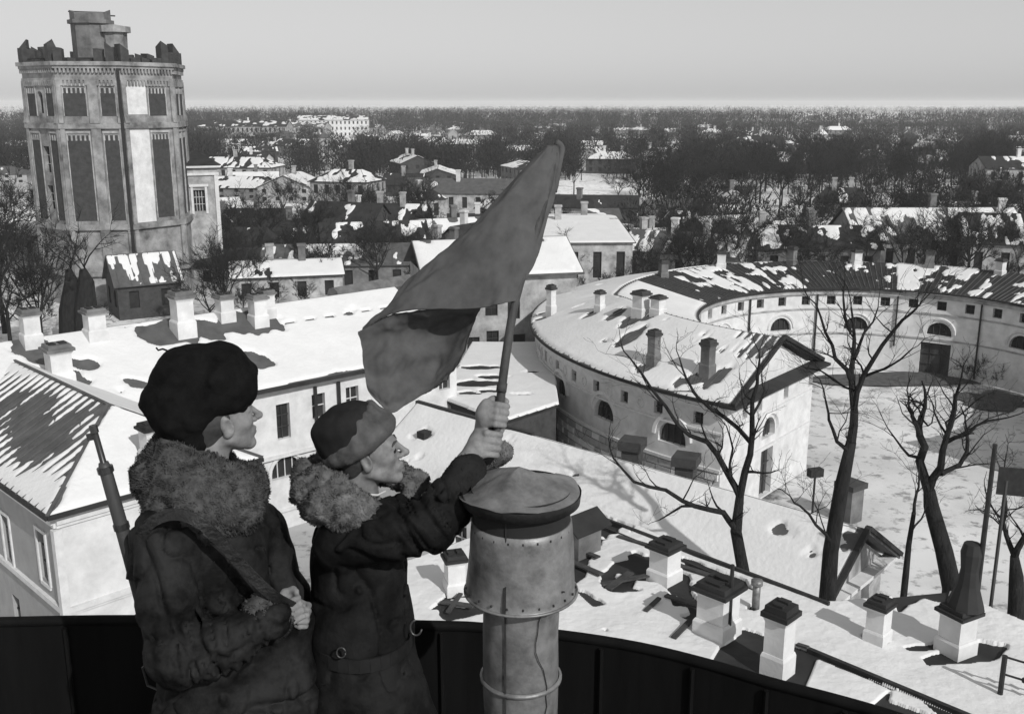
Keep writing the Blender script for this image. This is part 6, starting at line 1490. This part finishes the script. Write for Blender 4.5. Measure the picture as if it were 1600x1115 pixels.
pc = fist(b2d, upp + (0, 0, .008), pax, (.75, -.60, 0), 1.0, .014, start=.25, order=1); b2d.cap(w2l, pc, .028, .028, .02)
for sy in (-1, 1):
    hp = hp2 + fr2[:, 1] * .09 * sy; kn = np.array((hp[0] + .02, hp[1], PZ + .47)); a_ = np.array((hp[0] + .02, hp[1], PZ + .08)); b2d.chain([hp, kn, a_], [.070, .052, .038], .02); b2d.cap(a_ - (0, 0, .04), a_ + fr2[:, 0] * .15 - (0, 0, .045), .036, .03, .01)
b2d.build('body', skin, m2_)
iris = mat('dark_iris', .02, None, rough=.7, spec=.1); eyew = mat('eye_white', .45, None, rough=.3)
for sy in (-1, 1):
    e = SDF(g2(.08, sy * .031, .003) - .02, g2(.08, sy * .031, .003) + .02, .0022); e.ell(g2(.0795, sy * .031, .002), .0135, None, .001); e.build('eye', iris, m2_)
    MB().tube([g2(.080, sy * .050, .020), g2(.092, sy * .036, .0285), g2(.0975, sy * .014, .024)], [.0035, .0042, .003], 6).build('eyebrow', hair_m, m2_, True)
hr_ = SDF(o2 - .16, o2 + .16, .005); hr_.ell(g2(-.030, 0, .02), (.091, .079, .085), M2, .01); hr_.ell(g2(-.055, 0, -.04), (.043, .056, .045), M2, .02); hr_.ell(g2(.07, 0, -.02), (.072, .12, .10), M2, .01, 'sub'); hr_.build('hair', hair_m, m2_)
# hat: dark crown ringed by a thick turned-up pale band
hc = g2(-.015, 0, .085); hM = M2 @ np.array(Matrix.Rotation(.42, 3, 'Y')); hM = frame3((.90, .15, .36))
hb = lambda x, y, z: o2 + hM @ np.array((x, y, z))
cw = SDF(hc - .2, hc + .2, .005); cw.ell(hb(-.030, 0, .078), (.110, .100, .094), hM, .02); cw.ell(hb(-.030, -.005, .128), (.092, .085, .040), hM, .03); cw.disp(lambda x, y, z: .008 * fbm(x * 16, y * 16, z * 16, 3)); cw.build('hat_crown', hat2, m2_, it=2)
bw_ = SDF(hc - .22, hc + .22, .005); rp_ = []
for k in range(17):
    a = 2 * math.pi * k / 16; rp_.append(hb(.098 * math.cos(a) - .012, .092 * math.sin(a), .072 - .045 * math.cos(a + math.pi) * .4 - .02))
bw_.chain(rp_, [.026 + .006 * math.cos(2 * math.pi * k / 16) for k in range(17)], .02)
for k in range(16): 
    a = 2 * math.pi * k / 16; bw_.cap(rp_[k], rp_[k] + hM @ np.array((-.012 * math.cos(a), -.012 * math.sin(a), .055 + .012 * math.cos(a))), .020, .015, .02)
bw_.disp(lambda x, y, z: .006 * fbm(x * 20, y * 20, z * 20, 3)); bw_.build('hat_band', band2, m2_, it=1); fur('band_pile', bw_.V, bw_.Q, band2, m2_, 9000, .007, .0018, 15, curl=.8)
MB().tube([hb(-.15, .0, .02), hb(-.17, -.005, .01), hb(-.18, .01, -.005)], [.012, .014, .008], 6).build('hat_flap', hat2, m2_, True)
# coat
c2 = SDF((-.97, 2.55, PZ + .30), (.05, 3.62, 20.95), .0075)
c2.ell(Q(560, 860, 3.26), (.185, .150, .18), Mt2, .06); c2.ell(Q(562, 940, 3.26), (.180, .150, .20), Mt2, .06); c2.cap(Q(562, 990, 3.26), Q(575, 1100, 3.27), .168, .185, .06)
bt = Q(580, 1160, 3.28); c2.cap(Q(575, 1100, 3.27), np.array((bt[0], bt[1], PZ + .60)), .188, .215, .05)
c2.cap(s2r, s2l, .09, .09, .05); c2.cap(Q(585, 800, 3.14), Q(632, 790, 3.24), .045, .045, .04); c2.chain([Q(535, 842, 3.10), Q(600, 836, 3.06), Q(672, 820, 3.05), Q(704, 785, 3.07), Q(722, 752, 3.09)], [.092, .088, .086, .076, .062], .03)
c2.chain([s2l, Q(700, 800, 3.40), Q(745, 722, 3.28)], [.088, .075, .048], .03)
def folds2(x, y, z):
    a = Q(600, 836, 3.06); b = Q(724, 748, 3.09); ab = b - a; L2 = ab @ ab; t = ((x - a[0]) * ab[0] + (y - a[1]) * ab[1] + (z - a[2]) * ab[2]) / L2
    w = np.clip((t + .05) * 4, 0, 1) * np.clip((1.3 - t) * 4, 0, 1) * (z > 20.0)
    r_ = (.021 * crease(t * 1.5, x * .8, z * .8, 5.0, .12) + .015 * crease(t * 2.2, y * 2, x, 5.0, .10, 3.0)) * w
    b_ = .018 * crease(x * 1.1, y, z * .35, 7.0, .09, 2.0) + .013 * crease(x, y, z * .9, 8.0, .09, 7.0)
    return r_ + b_ * (1 - w * .6) + .010 * fbm(x * 5, y * 5, z * 5, 3)
c2.disp(folds2, .06); c2.build('coat', coat2, m2_, it=1)
cf2 = SDF(Q(726, 742, 3.09) - .1, Q(726, 742, 3.09) + .1, .006); cf2.cap(Q(716, 762, 3.085), Q(730, 738, 3.095), .064, .060, .02); cf2.disp(lambda x, y, z: .008 * fbm(x * 18, y * 18, z * 18, 2)); cf2.build('cuff', hat2, m2_); fur('cuff_pile', cf2.V, cf2.Q, hat2, m2_, 2500, .010, .0025, 19)
cf3 = SDF(Q(770, 712, 3.24) - .09, Q(770, 712, 3.24) + .09, .005); cf3.cap(Q(758, 722, 3.26), Q(784, 706, 3.23), .034, .036, .02); cf3.build('fleece_cuff', fleece2, m2_); fur('cuff_locks', cf3.V, cf3.Q, fleece2, m2_, 2500, .012, .0028, 20)
cl2 = SDF(Q(560, 775, 3.15) - .32, Q(560, 775, 3.15) + .32, .007)
rg2 = [(560, 735, 3.36), (505, 728, 3.30), (480, 742, 3.20), (482, 772, 3.12), (506, 792, 3.06), (540, 800, 3.03), (575, 806, 3.05), (588, 812, 3.07)]
cl2.chain([Q(*p) for p in rg2], [.034, .038, .040, .044, .050, .052, .042, .028], .03)
cl2.chain([Q(*p) for p in ((560, 738, 3.38), (612, 740, 3.37), (648, 752, 3.33), (640, 775, 3.27))], [.034, .036, .036, .028], .03)
cl2.cap(Q(500, 745, 3.12), Q(535, 772, 3.07), .035, .038, .04)
cl2.disp(lambda x, y, z: .016 * fbm(x * 14, y * 14, z * 14, 3) + .016 * fbm(x * 32, y * 32, z * 32, 2), .05); cl2.build('fleece_collar', fleece2, m2_); fur('fleece_locks', cl2.V, cl2.Q, fleece2, m2_, 40000, .019, .0022, 12, curl=1.3)
MB().tube([Q(556, 766, 3.12), Q(570, 772, 3.10), Q(590, 773, 3.12), Q(602, 767, 3.16)], .003, 6).build('shirt_collar', shirt, m2_)
# belt, buckles and case
bp = [Q(562, 992, 3.26) + Mt2 @ np.array((.190 * math.cos(a), .165 * math.sin(a), .0)) for a in np.linspace(0, 2 * math.pi, 33)]
b = MB()
for i in range(32): b.beam(bp[i], bp[i + 1], .006, .045)
b.build('belt', boot, m2_)
MB().tube([Q(650 + 9 * math.cos(a), 980 + 12 * math.sin(a), 3.13) for a in np.linspace(.2, 4.6, 12)], .0035, 6).build('buckle', steel, m2_, True)
MB().tube([Q(533 + 7 * math.cos(a), 1019 + 8 * math.sin(a), 3.05) for a in np.linspace(0, 6.28, 14)], .0025, 6).build('ring_buckle', steel, m2_, True)
legs(m2_, hp2, fr2, 0)

# ================================================================== BIG SHEET-METAL VENT PIPE
vc = Q(814, 960, 3.12); vx, vy = vc[0], vc[1]
vt = thing('vent_pipe', 'large battered sheet-metal roof vent with conical cap right beside the flag bearer', 'vent pipe', (vx, vy, PZ))
def zat(py, y): d = ray(814, py); return H + d[2] * (y / d[1])
pxr = lambda px: px / F * 3.06
z_cap, z_cap0, z_band, z_fl, z_r1 = zat(730, vy), zat(801, vy - .17), zat(841, vy - .14), zat(963, vy - .17), zat(1088, vy - .118)
rr_o = .155; rr_f = .170; rr_i = .118
def dented(b, amp, seed):
    V = np.array(b.v); n = fbm((V[:, 0] - vx) * 9 + seed, (V[:, 1] - vy) * 9, V[:, 2] * 7, 3); d = V[:, :2] - (vx, vy); r = np.linalg.norm(d, axis=1) + 1e-6
    V[:, :2] += d / r[:, None] * (n * amp)[:, None]; b.v = [tuple(v) for v in V]; return b
def prof(pts, n): 
    o = []
    for i in range(len(pts) - 1):
        for k in range(n): t = k / n; o.append((pts[i][0] * (1 - t) + pts[i + 1][0] * t, pts[i][1] * (1 - t) + pts[i + 1][1] * t))
    return o + [pts[-1]]
C0 = (vx, vy, 0)
b = MB(); b.lathe(prof([(rr_i, PZ - .2), (rr_i, z_fl + .05)], 14), C0, 48); dented(b, .008, 1); b.build('lower_pipe', metal_zinc, vt, True)
b = MB(); b.lathe([(rr_i + .002, z_r1 - .008), (rr_i + .010, z_r1 - .004), (rr_i + .010, z_r1 + .004), (rr_i + .002, z_r1 + .008)], C0, 48); b.build('pipe_bead', metal_zinc, vt, True)
b = MB(); b.lathe(prof([(rr_f, z_fl), (rr_f - .004, z_fl + .006), (rr_o - .006, z_band)], 10) + [(rr_o - .012, z_band + .002), (rr_o - .012, z_band - .03), (rr_f - .01, z_fl + .002), (rr_f, z_fl)], C0, 56); dented(b, .009, 3); b.build('flared_hood', metal_zinc, vt, True)
b = MB(); b.tube([(vx + (rr_f + .001) * math.cos(a), vy + (rr_f + .001) * math.sin(a), z_fl) for a in np.linspace(0, 2 * math.pi, 49)], .0045, 8); b.build('rolled_rim', metal_zinc, vt, True)
b = MB(); b.lathe([(rr_o - .010, z_band - .02), (rr_o - .006, z_cap0 + .01)], C0, 40); b.build('inner_drum', void, vt, True)  # near-black colour paints in the shade of the gap under the cap
b = MB(); b.lathe([(rr_o + .024, z_cap0), (rr_o + .020, z_cap0 - .032), (rr_o + .016, z_cap0 - .032), (rr_o + .02, z_cap0 - .002)], C0, 48); dented(b, .004, 5); b.build('cap_skirt', iron_black, vt, True)  # black skirt widens that painted dark band
# dented conical cap with two creases
n = 64; rs = [0.0, .03, .06, .09, .12, .15, .165, .180]; b = MB()
for r_ in rs:
    for k in range(n):
        a = 2 * math.pi * k / n; z = z_cap0 + (z_cap - z_cap0) * (1 - r_ / .18) ** 1.15
        z += .022 * float(fbm(r_ * math.cos(a) * 11 + 2, r_ * math.sin(a) * 11, .5, 3)) + .020 * (r_ / .18) * (1 - r_ / .18) * 4 * (abs(((a + 2.2) % 2.1) - 1.05) / 1.05 - .5) + .004 * math.sin(a * 3 + 1) * (r_ / .18)
        b.v.append((vx - .006 + r_ * math.cos(a), vy + r_ * math.sin(a), z))
for i in range(len(rs) - 1):
    for k in range(n): b.f.append((i * n + k, i * n + (k + 1) % n, (i + 1) * n + (k + 1) % n, (i + 1) * n + k))
b.build('cap', metal_zinc, vt, True)
for a in (-1.9, 0.4, 2.5): MB().beam((vx + .14 * math.cos(a), vy + .14 * math.sin(a), z_band - .03), (vx + .14 * math.cos(a), vy + .14 * math.sin(a), z_cap0), .02, .004).build('cap_strut', iron_black, vt)
sa = -1.88      # soldered vertical seam
b = MB(); b.beam((vx + (rr_f - .002) * math.cos(sa), vy + (rr_f - .002) * math.sin(sa), z_fl + .004), (vx + (rr_o - .013) * math.cos(sa), vy + (rr_o - .013) * math.sin(sa), z_band), .010, .005); b.build('seam', iron_black, vt)
b = MB(); b.beam((vx + (rr_i + .002) * math.cos(sa - .1), vy + (rr_i + .002) * math.sin(sa - .1), PZ), (vx + (rr_i + .002) * math.cos(sa - .1), vy + (rr_i + .002) * math.sin(sa - .1), z_fl), .008, .005); b.build('seam', iron_black, vt)
cr = []; r9 = random.Random(4)
for k in range(14): a = -1.02 + r9.uniform(-.06, .06) - .15 * math.sin(k * .5); cr.append((vx + (rr_i + .004) * math.cos(a), vy + (rr_i + .004) * math.sin(a), z_fl - .02 - k * .032))
b = MB(); b.tube(cr, .0016, 4); b.build('rust_crack', void, vt)
for k in range(22):
    a = sa + .05 + .285 * k
    for zz, rr in ((z_fl + .018, rr_f - .003), (z_band - .016, rr_o - .006)): MB().lathe([(.0035, -.003), (.003, .003), (0, .004)], (vx + rr * math.cos(a), vy + rr * math.sin(a), zz), 6).build('rivet', iron_black, vt)
MB().lathe([(0, .001), (.006, .0)], (vx + rr_f * .985 * math.cos(-.75), vy + rr_f * .985 * math.sin(-.75), z_fl + .05), 8).build('rivet', iron_black, vt)

# ================================================================== PARAPET AND PLATFORM
par = thing('parapet', 'low dark painted sheet-metal parapet curving in front of the two men', 'parapet', (0, 3.6, PZ))
PZt = 20.0
pp = [at(x, y, PZt)[:2] for x, y in ((-520, 985), (-200, 975), (0, 970), (210, 967), (470, 972), (690, 976), (755, 979), (880, 991), (1000, 1010), (1110, 1037), (1200, 1064), (1300, 1090), (1390, 1116), (1480, 1148), (1600, 1200), (1750, 1290))]
pp = [np.array(crv([np.append(p, 0) for p in pp], 4))[:, :2]][0]
dr = np.gradient(pp, axis=0); dr /= np.linalg.norm(dr, axis=1)[:, None]; nv = np.stack([-dr[:, 1], dr[:, 0]], 1)
i_ = 0; step = 5
segs = list(range(0, len(pp) - 1, step))
for si in segs:                                            # sheets between standing seams
    e = min(si + step, len(pp) - 1); b = MB()
    for k in range(si, e):
        p, q = pp[k], pp[k + 1]; P0, Q0 = p + nv[k] * .03, q + nv[k + 1] * .03
        b.hexa([(p[0], p[1], PZ - .3), (q[0], q[1], PZ - .3), (Q0[0], Q0[1], PZ - .3), (P0[0], P0[1], PZ - .3), (p[0], p[1], PZt - .02), (q[0], q[1], PZt - .02), (Q0[0], Q0[1], PZt - .02), (P0[0], P0[1], PZt - .02)])
    b.build('sheet_panel', parapet_m, par)
    p = pp[si] - nv[si] * .012; MB().tube([(p[0], p[1], PZ - .3), (p[0], p[1], PZt - .03)], .010, 6).build('standing_seam', parapet_m, par)
MB().tube([(p[0] + n_[0] * .015, p[1] + n_[1] * .015, PZt - .012) for p, n_ in zip(pp, nv)], .022, 8).build('coping', parapet_m, par, True)
pf = [tuple(p) for p in pp] + [(3.2, -1.5), (-5.5, -1.5)]
o = MB().prism(pf, PZ - .35, PZ - .004).build('platform', roof_dark, None, kind='structure')
tb = MB(); tb.prism([tuple(p + nv_ * -.12) for p, nv_ in zip(pp[::4], nv[::4])] + [(3.1, -1.4), (-5.4, -1.4)], -.1, PZ - .36); o = tb.build('tower_block', plaster_grey, None, org=(0, 0, 0)); tag(o, 'plain walled belvedere carrying the platform under the two men', 'tower')

# ================================================================== AIR
hz = bpy.data.materials.new('haze_air'); hz.use_nodes = True; t = hz.node_tree; t.nodes.clear(); pv = t.nodes.new('ShaderNodeVolumePrincipled'); ou = t.nodes.new('ShaderNodeOutputMaterial')
pv.inputs['Color'].default_value = (.90, .90, .90, 1); pv.inputs['Density'].default_value = 0.00018; pv.inputs['Anisotropy'].default_value = 0.0
t.links.new(pv.outputs[0], ou.inputs['Volume'])
if HAZE: 
    b = MB(); b.box((0, 1000, -1.2), (19000, 19000, 38.2), 0); b.build('haze', hz, None, kind='stuff')
